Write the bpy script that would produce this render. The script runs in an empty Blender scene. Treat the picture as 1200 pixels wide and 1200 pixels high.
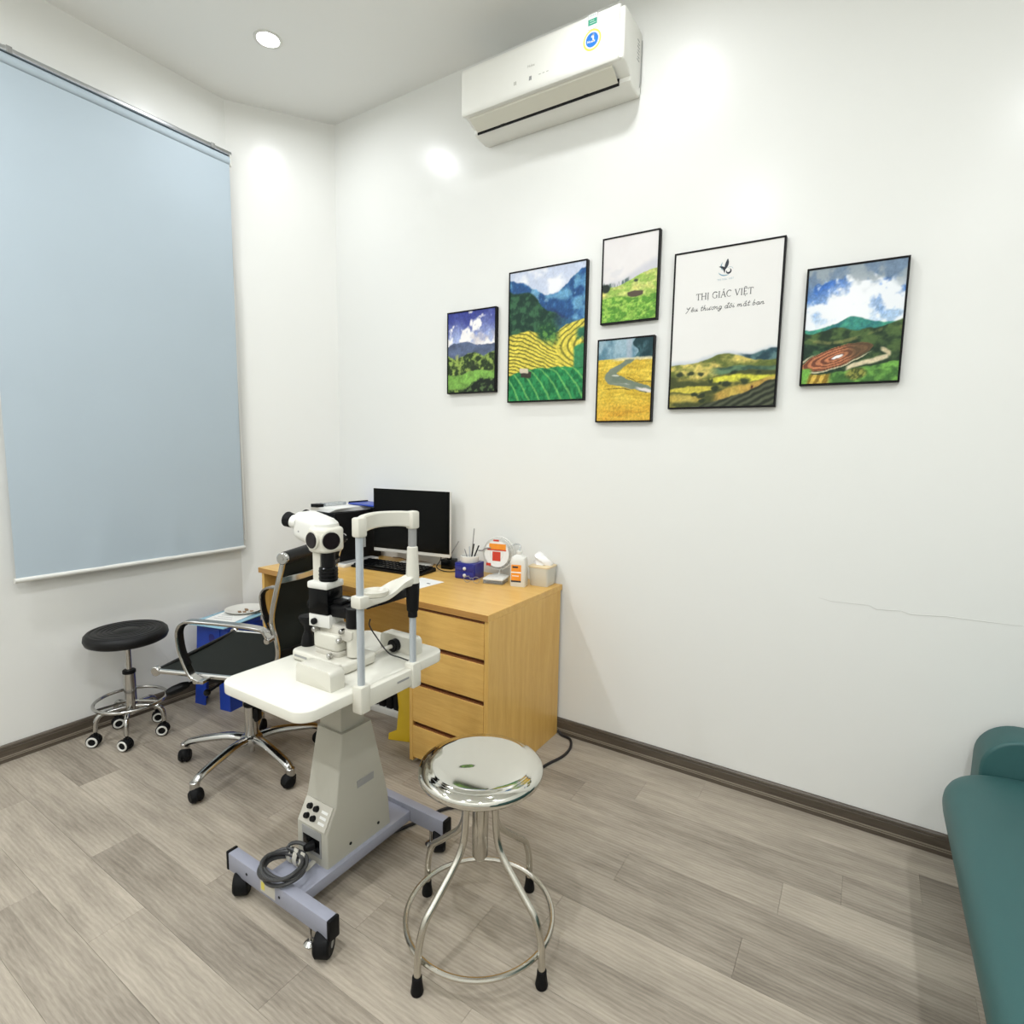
import bpy, bmesh, math, random
import numpy as np
from mathutils import Vector, Matrix
random.seed(7)
scn = bpy.context.scene
col = scn.collection
PI = math.pi

# ------------------------------------------------------------------ camera
CAM = Vector((3.0957, -2.3712, 1.3972))
YAW, PITCH, ROLL, FPX = -0.56511, -0.11282, 0.01656, 654.9
fw = Vector((math.sin(YAW)*math.cos(PITCH), math.cos(YAW)*math.cos(PITCH), math.sin(PITCH)))
rt = Vector((math.cos(YAW), -math.sin(YAW), 0)); upv = rt.cross(fw)
R_ = rt*math.cos(ROLL) + upv*math.sin(ROLL); U_ = -rt*math.sin(ROLL) + upv*math.cos(ROLL)
cd = bpy.data.cameras.new('camera'); cam = bpy.data.objects.new('camera', cd); col.objects.link(cam)
cam.matrix_world = Matrix(((R_.x, U_.x, -fw.x, CAM.x), (R_.y, U_.y, -fw.y, CAM.y), (R_.z, U_.z, -fw.z, CAM.z), (0, 0, 0, 1)))
cd.sensor_fit = 'HORIZONTAL'; cd.sensor_width = 36.0; cd.lens = FPX/1200*36.0; cd.clip_start = 0.02
scn.camera = cam
# ------------------------------------------------------------------ world, view
w = bpy.data.worlds.new('world'); scn.world = w; w.use_nodes = True
w.node_tree.nodes['Background'].inputs[0].default_value = (1, 1, 1, 1)
w.node_tree.nodes['Background'].inputs[1].default_value = 0.3
vs = scn.view_settings
vs.view_transform = 'Standard'; vs.look = 'None'; vs.gamma = 1.0; vs.use_curve_mapping = False
vs.exposure = -0.70
LAMP_W = 18.0            # base power per ceiling downlight
LAMP_COL = (0.935, 0.962, 1.0)
H = 3.2536               # ceiling height
XR, YF = 4.25, -4.05     # right wall, front wall (behind the camera)
LAMPS = [(0.615, -0.626), (2.24, -0.61), (3.78, -1.75), (0.615, -2.25), (2.24, -2.25), (3.75, -3.4), (0.615, -3.6), (2.24, -3.6)]  # first seen, second from its wall reflection; other six unseen, assumed as fill

# ------------------------------------------------------------------ materials
def lin(c):
    return tuple(((x/255.)/12.92 if x/255. <= .04045 else ((x/255.+.055)/1.055)**2.4) for x in c)
def mat(name, rgb, rough=.5, metal=0., var=0.06, scale=20., bump=0., bscale=200., spec=.5, coat=0., trans=0., alpha=1., stretch=None):
    m = bpy.data.materials.new(name); m.use_nodes = True
    nt = m.node_tree; N = nt.nodes; L = nt.links; b = N['Principled BSDF']
    c = lin(rgb)
    tc = N.new('ShaderNodeTexCoord'); mp = N.new('ShaderNodeMapping'); L.new(tc.outputs['Object'], mp.inputs[0])
    if stretch: mp.inputs['Scale'].default_value = stretch
    nz = N.new('ShaderNodeTexNoise'); nz.inputs['Scale'].default_value = scale; nz.inputs['Detail'].default_value = 4
    L.new(mp.outputs[0], nz.inputs['Vector'])
    mx = N.new('ShaderNodeMix'); mx.data_type = 'RGBA'
    mx.inputs[6].default_value = (*[x*(1-var) for x in c], 1); mx.inputs[7].default_value = (*[min(1, x*(1+var)) for x in c], 1)
    L.new(nz.outputs[0], mx.inputs[0]); L.new(mx.outputs[2], b.inputs['Base Color'])
    b.inputs['Roughness'].default_value = rough; b.inputs['Metallic'].default_value = metal
    b.inputs['Specular IOR Level'].default_value = spec; b.inputs['Coat Weight'].default_value = coat
    b.inputs['Transmission Weight'].default_value = trans; b.inputs['Alpha'].default_value = alpha
    if bump:
        n2 = N.new('ShaderNodeTexNoise'); n2.inputs['Scale'].default_value = bscale; n2.inputs['Detail'].default_value = 3
        L.new(mp.outputs[0], n2.inputs['Vector'])
        bp = N.new('ShaderNodeBump'); bp.inputs['Strength'].default_value = bump; bp.inputs['Distance'].default_value = .002
        L.new(n2.outputs[0], bp.inputs['Height']); L.new(bp.outputs[0], b.inputs['Normal'])
    return m
def wood(name, c1, c2, axis='x', rough=.4, s=9., rnd=0.):
    m = bpy.data.materials.new(name); m.use_nodes = True
    nt = m.node_tree; N = nt.nodes; L = nt.links; b = N['Principled BSDF']
    tc = N.new('ShaderNodeTexCoord'); mp = N.new('ShaderNodeMapping')
    mp.inputs['Scale'].default_value = {'x': (.9, 12, 12), 'y': (12, .9, 12), 'z': (12, 12, .9)}[axis]
    if rnd:
        oi = N.new('ShaderNodeObjectInfo'); ml = N.new('ShaderNodeMath'); ml.operation = 'MULTIPLY'; ml.inputs[1].default_value = 37.
        L.new(oi.outputs['Random'], ml.inputs[0]); ad = N.new('ShaderNodeVectorMath'); ad.operation = 'ADD'
        L.new(tc.outputs['Object'], ad.inputs[0]); L.new(ml.outputs[0], ad.inputs[1]); L.new(ad.outputs[0], mp.inputs[0])
    else: L.new(tc.outputs['Object'], mp.inputs[0])
    n1 = N.new('ShaderNodeTexNoise'); n1.inputs['Scale'].default_value = s; n1.inputs['Detail'].default_value = 6; n1.inputs['Distortion'].default_value = 1.2
    n1.inputs['Roughness'].default_value = .62
    n2 = N.new('ShaderNodeTexNoise'); n2.inputs['Scale'].default_value = s*.25; n2.inputs['Detail'].default_value = 2
    L.new(mp.outputs[0], n1.inputs['Vector']); L.new(mp.outputs[0], n2.inputs['Vector'])
    a = N.new('ShaderNodeMath'); a.operation = 'ADD'; L.new(n1.outputs[0], a.inputs[0]); L.new(n2.outputs[0], a.inputs[1])
    mr = N.new('ShaderNodeMapRange'); mr.inputs[1].default_value = .68; mr.inputs[2].default_value = 1.32
    L.new(a.outputs[0], mr.inputs[0])
    mx = N.new('ShaderNodeMix'); mx.data_type = 'RGBA'; mx.inputs[6].default_value = (*lin(c1), 1); mx.inputs[7].default_value = (*lin(c2), 1)
    L.new(mr.outputs[0], mx.inputs[0])
    out = mx.outputs[2]
    if rnd:
        hs = N.new('ShaderNodeHueSaturation'); r2 = N.new('ShaderNodeMapRange')
        r2.inputs[3].default_value = 1-rnd; r2.inputs[4].default_value = 1+rnd
        L.new(oi.outputs['Random'], r2.inputs[0]); L.new(r2.outputs[0], hs.inputs['Value']); L.new(out, hs.inputs['Color']); out = hs.outputs[0]
    L.new(out, b.inputs['Base Color']); b.inputs['Roughness'].default_value = rough
    bp = N.new('ShaderNodeBump'); bp.inputs['Strength'].default_value = .12; bp.inputs['Distance'].default_value = .001
    L.new(n1.outputs[0], bp.inputs['Height']); L.new(bp.outputs[0], b.inputs['Normal'])
    return m
def plank_mat(name):
    """grey oak vinyl: fine short grain over soft mottling, a tone of its own for each plank"""
    m = bpy.data.materials.new(name); m.use_nodes = True
    nt = m.node_tree; N = nt.nodes; L = nt.links; b = N['Principled BSDF']
    tc = N.new('ShaderNodeTexCoord'); oi = N.new('ShaderNodeObjectInfo'); ml = N.new('ShaderNodeMath'); ml.operation = 'MULTIPLY'; ml.inputs[1].default_value = 41.
    ad = N.new('ShaderNodeVectorMath'); ad.operation = 'ADD'; L.new(oi.outputs['Random'], ml.inputs[0]); L.new(tc.outputs['Object'], ad.inputs[0]); L.new(ml.outputs[0], ad.inputs[1])
    def nz(sc, scale, det, rough, dist=0.):
        mp = N.new('ShaderNodeMapping'); mp.inputs['Scale'].default_value = sc; L.new(ad.outputs[0], mp.inputs[0])
        n = N.new('ShaderNodeTexNoise'); n.inputs['Scale'].default_value = scale; n.inputs['Detail'].default_value = det; n.inputs['Roughness'].default_value = rough; n.inputs['Distortion'].default_value = dist
        L.new(mp.outputs[0], n.inputs['Vector']); return n.outputs[0]
    fine = nz((5, 70, 70), 5., 5, .75, .0); mid = nz((1.1, 10, 10), 3.5, 5, .6, .35); big = nz((1, 2.2, 2.2), 2.6, 2, .5)
    wv = N.new('ShaderNodeTexWave'); wv.wave_type = 'BANDS'; wv.bands_direction = 'Y'; wv.inputs['Scale'].default_value = 24.; wv.inputs['Distortion'].default_value = 5.; wv.inputs['Detail'].default_value = 3.; wv.inputs['Detail Scale'].default_value = 1.4
    mpw = N.new('ShaderNodeMapping'); mpw.inputs['Scale'].default_value = (.35, 1, 1); L.new(ad.outputs[0], mpw.inputs[0]); L.new(mpw.outputs[0], wv.inputs['Vector'])
    def mad(x, k, y=None):
        q = N.new('ShaderNodeMath'); q.operation = 'MULTIPLY_ADD'; q.inputs[1].default_value = k; L.new(x, q.inputs[0])
        if y is None: q.inputs[2].default_value = 0.
        else: L.new(y, q.inputs[2])
        return q.outputs[0]
    tot = mad(fine, .34, mad(mid, .42, mad(big, .34, mad(wv.outputs['Fac'], .07, mad(oi.outputs['Random'], .16)))))
    mr = N.new('ShaderNodeMapRange'); mr.inputs[1].default_value = .44; mr.inputs[2].default_value = .92; L.new(tot, mr.inputs[0])
    mx = N.new('ShaderNodeMix'); mx.data_type = 'RGBA'; mx.inputs[6].default_value = (*lin((120, 111, 99)), 1); mx.inputs[7].default_value = (*lin((195, 184, 167)), 1); L.new(mr.outputs[0], mx.inputs[0])
    L.new(mx.outputs[2], b.inputs['Base Color']); b.inputs['Roughness'].default_value = .45; b.inputs['Specular IOR Level'].default_value = .35
    bp = N.new('ShaderNodeBump'); bp.inputs['Strength'].default_value = .12; bp.inputs['Distance'].default_value = .001; L.new(fine, bp.inputs['Height']); L.new(bp.outputs[0], b.inputs['Normal'])
    return m
def emat(name, rgb, s):
    m = bpy.data.materials.new(name); m.use_nodes = True; b = m.node_tree.nodes['Principled BSDF']
    b.inputs['Base Color'].default_value = (*rgb, 1); b.inputs['Emission Color'].default_value = (*rgb, 1); b.inputs['Emission Strength'].default_value = s
    return m
M = dict(
    wall=mat('wall_paint', (234, 234, 229), .26, var=.012, scale=2., bump=.10, bscale=7., spec=.3),
    ceil=mat('ceiling_paint', (242, 242, 238), .7, var=.012, scale=2.),
    base=wood('baseboard_wood', (66, 58, 48), (98, 88, 76), 'x', .4, 6.),
    plank=plank_mat('vinyl_plank'), bead=wood('baseboard_bead', (128, 118, 102), (150, 140, 124), 'x', .4, 6.),
    sub=mat("subfloor", (92, 84, 76), .8),
    desk=wood('beech_laminate', (214, 165, 84), (230, 188, 106), 'x', .33, 12.),
    deskv=wood('beech_laminate_upright', (214, 165, 84), (230, 188, 106), 'z', .35, 12.),
    edge=wood('edge_band_beech', (172, 124, 62), (188, 140, 76), 'x', .4, 12.), mark=mat('panel_mark_grey', (186, 184, 172), .5),
    groove=wood('groove_brown', (112, 66, 34), (130, 80, 44), 'x', .5),
    blind=mat('blind_fabric', (182, 196, 205), .62, var=.03, scale=3., bump=.05, bscale=900.),
    white=mat('white_plastic', (223, 222, 215), .35, var=.02),
    cream=mat('cream_enamel', (213, 210, 197), .3, var=.02, coat=.2),
    bone=mat('bone_plastic', (200, 196, 184), .4, var=.02),
    greybeige=mat('beige_grey_shroud', (178, 175, 162), .45, var=.02),
    tabtop=mat('table_laminate', (228, 226, 214), .25, var=.015),
    lav=mat('lavender_grey_paint', (152, 154, 167), .45, var=.03),
    black=mat('black_plastic', (17, 17, 18), .45, var=.1, spec=.16),
    blackg=mat('black_gloss', (8, 9, 10), .18, var=.1, spec=.16),
    rubber=mat('black_rubber', (19, 19, 20), .6, var=.1, spec=.15),
    leather=mat('black_leather', (21, 21, 22), .45, var=.1, bump=.15, bscale=300., spec=.25),
    mesh=mat('chair_mesh', (33, 36, 33), .7, var=.15, scale=600., bump=.3, bscale=900., spec=.12),
    chrome=mat('chrome', (188, 187, 184), .17, 1., var=.02),
    alu=mat('brushed_aluminium', (190, 192, 195), .28, 1., var=.03),
    steel=mat('polished_steel', (214, 212, 204), .06, 1., var=.015, scale=4., bump=.02, bscale=6.),
    tube=mat('satin_steel', (200, 196, 186), .22, 1., var=.03),
    post=mat('grey_post', (184, 190, 194), .3, .25, var=.03),
    teal=mat('teal_leatherette', (47, 89, 88), .5, var=.06, scale=6., bump=.1, bscale=400.),
    acw=mat('ac_white', (240, 239, 231), .35, var=.01),
    acg=mat('ac_grey', (222, 219, 204), .4, var=.01),
    dark=mat('dark_void', (12, 12, 12), .8),
    frame=mat('frame_black', (16, 15, 16), .45, var=.1, spec=.15),
    blue=mat('blue_plastic', (28, 66, 172), .35, var=.05),
    navy=mat('navy_plastic', (38, 42, 128), .3, var=.06),
    yellow=mat('yellow_plastic', (214, 178, 30), .4, var=.06),
    orange=mat('orange_label', (240, 150, 48), .45, var=.12, scale=60.),
    red=mat('red_label', (206, 62, 44), .45, var=.08),
    paper=mat('paper', (240, 240, 236), .7, var=.01),
    greyp=mat('grey_plastic', (150, 150, 148), .4, var=.04),
    ink=mat('ink_dark', (40, 44, 56), .6), inkg=mat('ink_grey', (74, 74, 73), .6), inkb=mat('ink_blue', (120, 160, 178), .6),
    green=mat('green_label', (60, 160, 130), .4, var=.04), bluel=mat('blue_label', (40, 120, 205), .4, var=.04), yel=mat('yellow_label', (226, 214, 96), .4),
    beige=mat('beige_lid', (226, 205, 165), .5, var=.04), tissue=mat('tissue', (244, 242, 240), .8, var=.01),
    cyanp=mat('clear_blue_folder', (150, 195, 215), .25, var=.04),
    clear=mat('clear_plastic', (225, 230, 232), .15, var=.01, trans=.75),
    screen=mat('monitor_screen', (6, 8, 8), .22, var=.1, spec=.14), brown=mat('brown_print', (140, 110, 80), .6, var=.3, scale=80.),
    crack=mat('crack_grey', (214, 214, 208), .8), cordm=mat('cord_dark', (30, 28, 30), .5), cordg=mat('cord_grey', (58, 58, 58), .45),
    lens=mat('lens_dark', (26, 20, 22), .15, var=.4, scale=90., spec=.2),
)

# ------------------------------------------------------------------ mesh builder
def cr(pts, n=6, closed=False):
    P = [Vector(p) for p in pts]; out = []; m = len(P)
    rng = m if closed else m-1
    for i in range(rng):
        p0 = P[(i-1) % m] if closed or i > 0 else P[0]*2-P[1]
        p1 = P[i]; p2 = P[(i+1) % m]
        p3 = P[(i+2) % m] if closed or i+2 < m else P[-1]*2-P[-2]
        for k in range(n):
            t = k/n; t2 = t*t; t3 = t2*t
            out.append(.5*((2*p1)+(-p0+p2)*t+(2*p0-5*p1+4*p2-p3)*t2+(-p0+3*p1-3*p2+p3)*t3))
    if not closed: out.append(P[-1].copy())
    return out
class MB:
    def __init__(s): s.v = []; s.f = []
    def add(s, v, f, mx=None):
        o = len(s.v)
        s.v += [tuple(mx @ Vector(p)) if mx is not None else tuple(p) for p in v]
        s.f += [tuple(i+o for i in q) for q in f]; return s
    def box(s, x0, x1, y0, y1, z0, z1, bev=0., seg=2, mx=None):
        bm = bmesh.new()
        vs_ = [bm.verts.new((x, y, z)) for x in (x0, x1) for y in (y0, y1) for z in (z0, z1)]
        for q in ((0, 1, 3, 2), (4, 6, 7, 5), (0, 4, 5, 1), (2, 3, 7, 6), (0, 2, 6, 4), (1, 5, 7, 3)): bm.faces.new([vs_[i] for i in q])
        if bev: bmesh.ops.bevel(bm, geom=bm.edges[:], offset=bev, segments=seg, affect='EDGES', profile=.5, clamp_overlap=True)
        bm.verts.index_update()
        s.add([v.co[:] for v in bm.verts], [[v.index for v in f.verts] for f in bm.faces], mx); bm.free(); return s
    def prism(s, poly, axis, a, b, bev=0., seg=2, mx=None):
        """poly: 2-D outline; axis 'x': (y,z); 'y': (x,z); 'z': (x,y)"""
        def P(p, t): return {'x': (t, p[0], p[1]), 'y': (p[0], t, p[1]), 'z': (p[0], p[1], t)}[axis]
        bm = bmesh.new(); n = len(poly)
        A = [bm.verts.new(P(p, a)) for p in poly]; B = [bm.verts.new(P(p, b)) for p in poly]
        fa = bm.faces.new(A); fb = bm.faces.new(B[::-1])
        for i in range(n): bm.faces.new((A[i], B[i], B[(i+1) % n], A[(i+1) % n]))
        bmesh.ops.recalc_face_normals(bm, faces=bm.faces[:])
        if bev: bmesh.ops.bevel(bm, geom=list(set(fa.edges[:]+fb.edges[:])), offset=bev, segments=seg, affect='EDGES', profile=.5, clamp_overlap=True)
        bm.verts.index_update()
        s.add([v.co[:] for v in bm.verts], [[v.index for v in f.verts] for f in bm.faces], mx); bm.free(); return s
    def loft(s, rings, closed=True, cap=True, mx=None):
        n = len(rings[0]); v = [p for r in rings for p in r]; f = []
        for i in range(len(rings)-1):
            for j in range(n if closed else n-1):
                k = (j+1) % n; f.append((i*n+j, i*n+k, (i+1)*n+k, (i+1)*n+j))
        if cap and closed: f.append(tuple(range(n))[::-1]); f.append(tuple((len(rings)-1)*n+j for j in range(n)))
        return s.add(v, f, mx)
    def tube(s, pts, r, n=10, closed=False, mx=None, flat=None):
        P = [Vector(p) for p in pts]; m = len(P); rs = r if isinstance(r, (list, tuple)) else [r]*m
        T = []
        for i in range(m):
            a = P[(i-1) % m] if closed or i else P[0]; b = P[(i+1) % m] if closed or i < m-1 else P[-1]
            T.append((b-a).normalized())
        ref = Vector((0, 0, 1)) if abs(T[0].z) < .9 else Vector((1, 0, 0))
        if flat is not None: ref = Vector(flat[0])
        u = (ref-T[0]*ref.dot(T[0])).normalized(); rings = []
        for i in range(m):
            if flat is not None: u = Vector(flat[0])
            u = (u-T[i]*u.dot(T[i])).normalized(); vv = T[i].cross(u)
            fu, fv = (1, 1) if flat is None else (flat[1], flat[2])
            rings.append([tuple(P[i]+u*(math.cos(2*PI*j/n)*rs[i]*fu)+vv*(math.sin(2*PI*j/n)*rs[i]*fv)) for j in range(n)])
        if closed: rings.append(rings[0]); return s.loft(rings, True, False, mx)
        return s.loft(rings, True, True, mx)
    def band(s, pts, wdir, wd, th, mx=None):
        """flat strap along a path, wd wide along wdir, th thick, softly edged"""
        P = [Vector(p) for p in pts]; W = Vector(wdir).normalized(); rings = []
        for i in range(len(P)):
            t = (P[min(i+1, len(P)-1)]-P[max(i-1, 0)]).normalized(); nn = t.cross(W).normalized()
            c = [(-.5, -.3), (-.42, -.5), (.42, -.5), (.5, -.3), (.5, .3), (.42, .5), (-.42, .5), (-.5, .3)]
            rings.append([tuple(P[i]+W*(a*wd)+nn*(b*th)) for a, b in c])
        return s.loft(rings, True, True, mx)
    def cyl(s, p, q, r0, r1=None, n=20, mx=None, bev=0.):
        r1 = r0 if r1 is None else r1; p = Vector(p); q = Vector(q); d = (q-p); L_ = d.length; d.normalize()
        if bev:
            pts = [p, p+d*bev, q-d*bev, q]; rs = [max(r0-bev, 1e-4), r0, r1, max(r1-bev, 1e-4)]
        else: pts = [p, q]; rs = [r0, r1]
        ref = Vector((0, 0, 1)) if abs(d.z) < .9 else Vector((1, 0, 0)); u = (ref-d*ref.dot(d)).normalized(); v = d.cross(u)
        return s.loft([[tuple(c+u*(math.cos(2*PI*j/n)*r)+v*(math.sin(2*PI*j/n)*r)) for j in range(n)] for c, r in zip(pts, rs)], True, True, mx)
    def lathe(s, prof, c=(0, 0, 0), n=32, mx=None):
        """prof: (r,z) list, around z through c"""
        return s.loft([[(c[0]+max(r, 1e-4)*math.cos(2*PI*j/n), c[1]+max(r, 1e-4)*math.sin(2*PI*j/n), c[2]+z) for j in range(n)] for r, z in prof], True, True, mx)
    def ball(s, c, r, n=14, sc=(1, 1, 1), mx=None):
        return s.loft([[(c[0]+sc[0]*r*math.sin(PI*i/n)*math.cos(2*PI*j/(2*n))+1e-6*j, c[1]+sc[1]*r*math.sin(PI*i/n)*math.sin(2*PI*j/(2*n)), c[2]-sc[2]*r*math.cos(PI*i/n)) for j in range(2*n)] for i in range(1, n)], True, True, mx)
    def build(s, name, m, parent=None, ang=35, shift=None):
        me = bpy.data.meshes.new(name); v = s.v
        if shift is not None: v = [(a-shift[0], b-shift[1], c-shift[2]) for a, b, c in v]
        me.from_pydata(v, [], s.f); me.materials.append(M[m] if isinstance(m, str) else m)
        bm = bmesh.new(); bm.from_mesh(me); bmesh.ops.recalc_face_normals(bm, faces=bm.faces[:]); bm.to_mesh(me); bm.free()
        me.polygons.foreach_set('use_smooth', [True]*len(me.polygons)); me.set_sharp_from_angle(angle=math.radians(ang))
        o = bpy.data.objects.new(name, me); col.objects.link(o)
        if parent is not None: o.parent = parent
        return o
def rr(x0, x1, y0, y1, r, n=6):
    """rounded rectangle outline; r one radius or four (x1y1, x0y1, x0y0, x1y0)"""
    rs = r if isinstance(r, (tuple, list)) else (r,)*4; out = []
    for (cx, cy, a, q) in ((x1, y1, 0, rs[0]), (x0, y1, 90, rs[1]), (x0, y0, 180, rs[2]), (x1, y0, 270, rs[3])):
        sx = -1 if cx == x1 else 1; sy = -1 if cy == y1 else 1
        if q < 1e-5: out.append((cx, cy)); continue
        for k in range(n+1):
            t = math.radians(a+90*k/n); out.append((cx+sx*q+q*math.cos(t), cy+sy*q+q*math.sin(t)))
    return out
def tag(o, label=None, cat=None, group=None, kind=None):
    if label: o['label'] = label
    if cat: o['category'] = cat
    if group: o['group'] = group
    if kind: o['kind'] = kind
    return o
def thing(name, label, cat, loc=(0, 0, 0), rz=0., group=None):
    o = bpy.data.objects.new(name, None); col.objects.link(o); o.empty_display_size = .05
    o.location = loc; o.rotation_euler = (0, 0, rz); return tag(o, label, cat, group)
def T(x=0, y=0, z=0, rz=0., rx=0., ry=0.):
    return Matrix.Translation((x, y, z)) @ Matrix.Rotation(rz, 4, 'Z') @ Matrix.Rotation(ry, 4, 'Y') @ Matrix.Rotation(rx, 4, 'X')

# ================================================================== ROOM
CH0, CH1 = (0., -.476), (.32, 0.)     # the slanted wall cutting the corner
def struct(o): o['kind'] = 'structure'; return o
fl = struct(MB().prism([(-.1, YF-.1), (XR+.1, YF-.1), (XR+.1, .1), (-.1, .1)], 'z', -.10, -.006).build('floor', 'sub'))
PW, PLN, y = .1485, .94, -.0215
shared = {}
rowx = {0: 2.612, 1: 2.40}
row = 0; y = -.0185
while y > YF:
    y1 = max(y-PW, YF)
    x = (rowx[row] if row in rowx else random.uniform(0, PLN)) % PLN - PLN
    while x < XR:
        a, b = max(x, 0.), min(x+PLN, XR)
        if b-a > .03:
            key = (round(b-a, 3), round(y-y1, 3))
            if key not in shared:
                L_, W_ = b-a-.0005, y-y1-.0005
                o = MB().box(-L_/2, L_/2, -W_/2, W_/2, -.006, 0, .0004, 1).build('plank', 'plank', fl); shared[key] = o.data
            else:
                o = bpy.data.objects.new('plank', shared[key]); col.objects.link(o); o.parent = fl
            o.location = ((a+b)/2, (y+y1)/2, 0)
        x += PLN
    y = y1; row += 1
MB().box(0, XR, -.0185, 0, -.006, 0).build('plank', 'plank', fl)
struct(MB().box(-.1, XR+.1, YF-.1, .1, H, H+.1).build('ceiling', 'ceil'))
wl = struct(MB().box(-.1, 0, YF-.1, CH0[1], -.05, H).build('wall_left', 'wall'))
struct(MB().prism([CH0, CH1, (.25, .1), (-.1, .1), (-.1, -.476)], 'z', -.05, H).build('wall_corner', 'wall'))
wb = struct(MB().box(CH1[0], XR+.1, 0, .1, -.05, H).build('wall_back', 'wall'))
struct(MB().box(XR, XR+.1, YF, 0, -.05, H).build('wall_right', 'wall'))
struct(MB().box(0, XR+.1, YF-.1, YF, -.05, H).build('wall_front', 'wall'))
crk = [(2.973, .856), (3.013, .849), (3.135, .853), (3.158, .842), (3.23, .849), (3.258, .841), (3.365, .852), (3.473, .852), (3.557, .854)]
tag(MB().tube([(x, -.0003, z) for x, z in crk], [.0006, .0010, .0010, .0014, .0012, .0014, .0012, .001, .0006], 5).build('plaster_crack', 'crack', wb), 'thin grey crack in the plaster')
# skirting with its grooves: profile (distance from wall, height)
BP = [(0, 0), (.018, 0), (.018, .012), (.0145, .0135), (.0145, .0155), (.018, .017), (.018, .022), (.0135, .024), (.0135, .0265), (.016, .028), (.016, .058), (.013, .060), (.013, .0625), (.015, .064), (.013, .071), (.009, .0755), (0, .0755)]
def baseboard(name, A, B, ext=(0, 0)):
    A = Vector((*A, 0)); B = Vector((*B, 0)); d = (B-A).normalized(); n = Vector((d.y, -d.x, 0))   # n points into the room (wall on the left of A->B)
    A -= d*ext[0]; B += d*ext[1]; L_ = (B-A).length
    o = MB().prism([(-p, q) for p, q in BP], 'x', 0, L_).build(name, 'base', ang=20)
    o.location = A; o.rotation_euler = (0, 0, math.atan2(d.y, d.x)); struct(o)
    for za in (.0160, .0235): MB().prism([(-.0150, za), (-.0190, za), (-.0192, za+.0020), (-.0185, za+.0036), (-.0150, za+.0036)], 'x', .001, L_-.001).build('bead', 'bead', o)
baseboard('baseboard_left', (0, YF), CH0, (0, -.004)); baseboard('baseboard_corner', CH0, CH1, (-.004, -.004)); baseboard('baseboard_back', CH1, (XR, 0))
baseboard('baseboard_right', (XR, 0), (XR, YF)); baseboard('baseboard_front', (XR, YF), (0, YF))

# ------------------------------------------------------------------ downlights
def downlight(i, x, y):
    lab = 'round recessed white downlight, lit, in the ceiling near the window blind' if i == 0 else 'round recessed ceiling downlight, ' + ['', 'in front of the air conditioner', 'assumed fill light above the teal sofa', 'assumed fill light beside the window wall behind the blind end', 'assumed fill light over the middle of the room', 'assumed fill light in the front corner on the sofa side', 'assumed fill light in the front corner on the window side', 'assumed fill light at the middle of the front wall'][i]
    t = thing('ceiling_downlight', lab, 'ceiling light', (x, y, H), 0, 'ceiling downlights')
    MB().lathe([(.062, 0), (.062, -.003), (.058, -.005), (.050, -.004), (.048, -.0015), (.048, 0)], n=36).build('trim_ring', 'white', t)
    MB().lathe([(.0475, -.0005), (.0475, -.002), (.03, -.003), (.0, -.0032)], n=32).build('lens', EM, t)
    ld = bpy.data.lights.new('downlight_lamp', 'AREA'); ld.shape = 'DISK'; ld.size = .095; ld.energy = LAMP_W*(.52 if y > -1 else 1.55); ld.color = LAMP_COL; ld.spread = math.radians(172)  # unseen lamps run stronger than the front pair to flatten the light
    lo = bpy.data.objects.new('downlight_lamp', ld); col.objects.link(lo); lo.location = (0, 0, -.008); lo.parent = t
EM = emat('downlight_glow', LAMP_COL, 40.)
for i, (x, y) in enumerate(LAMPS): downlight(i, x, y)

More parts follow.
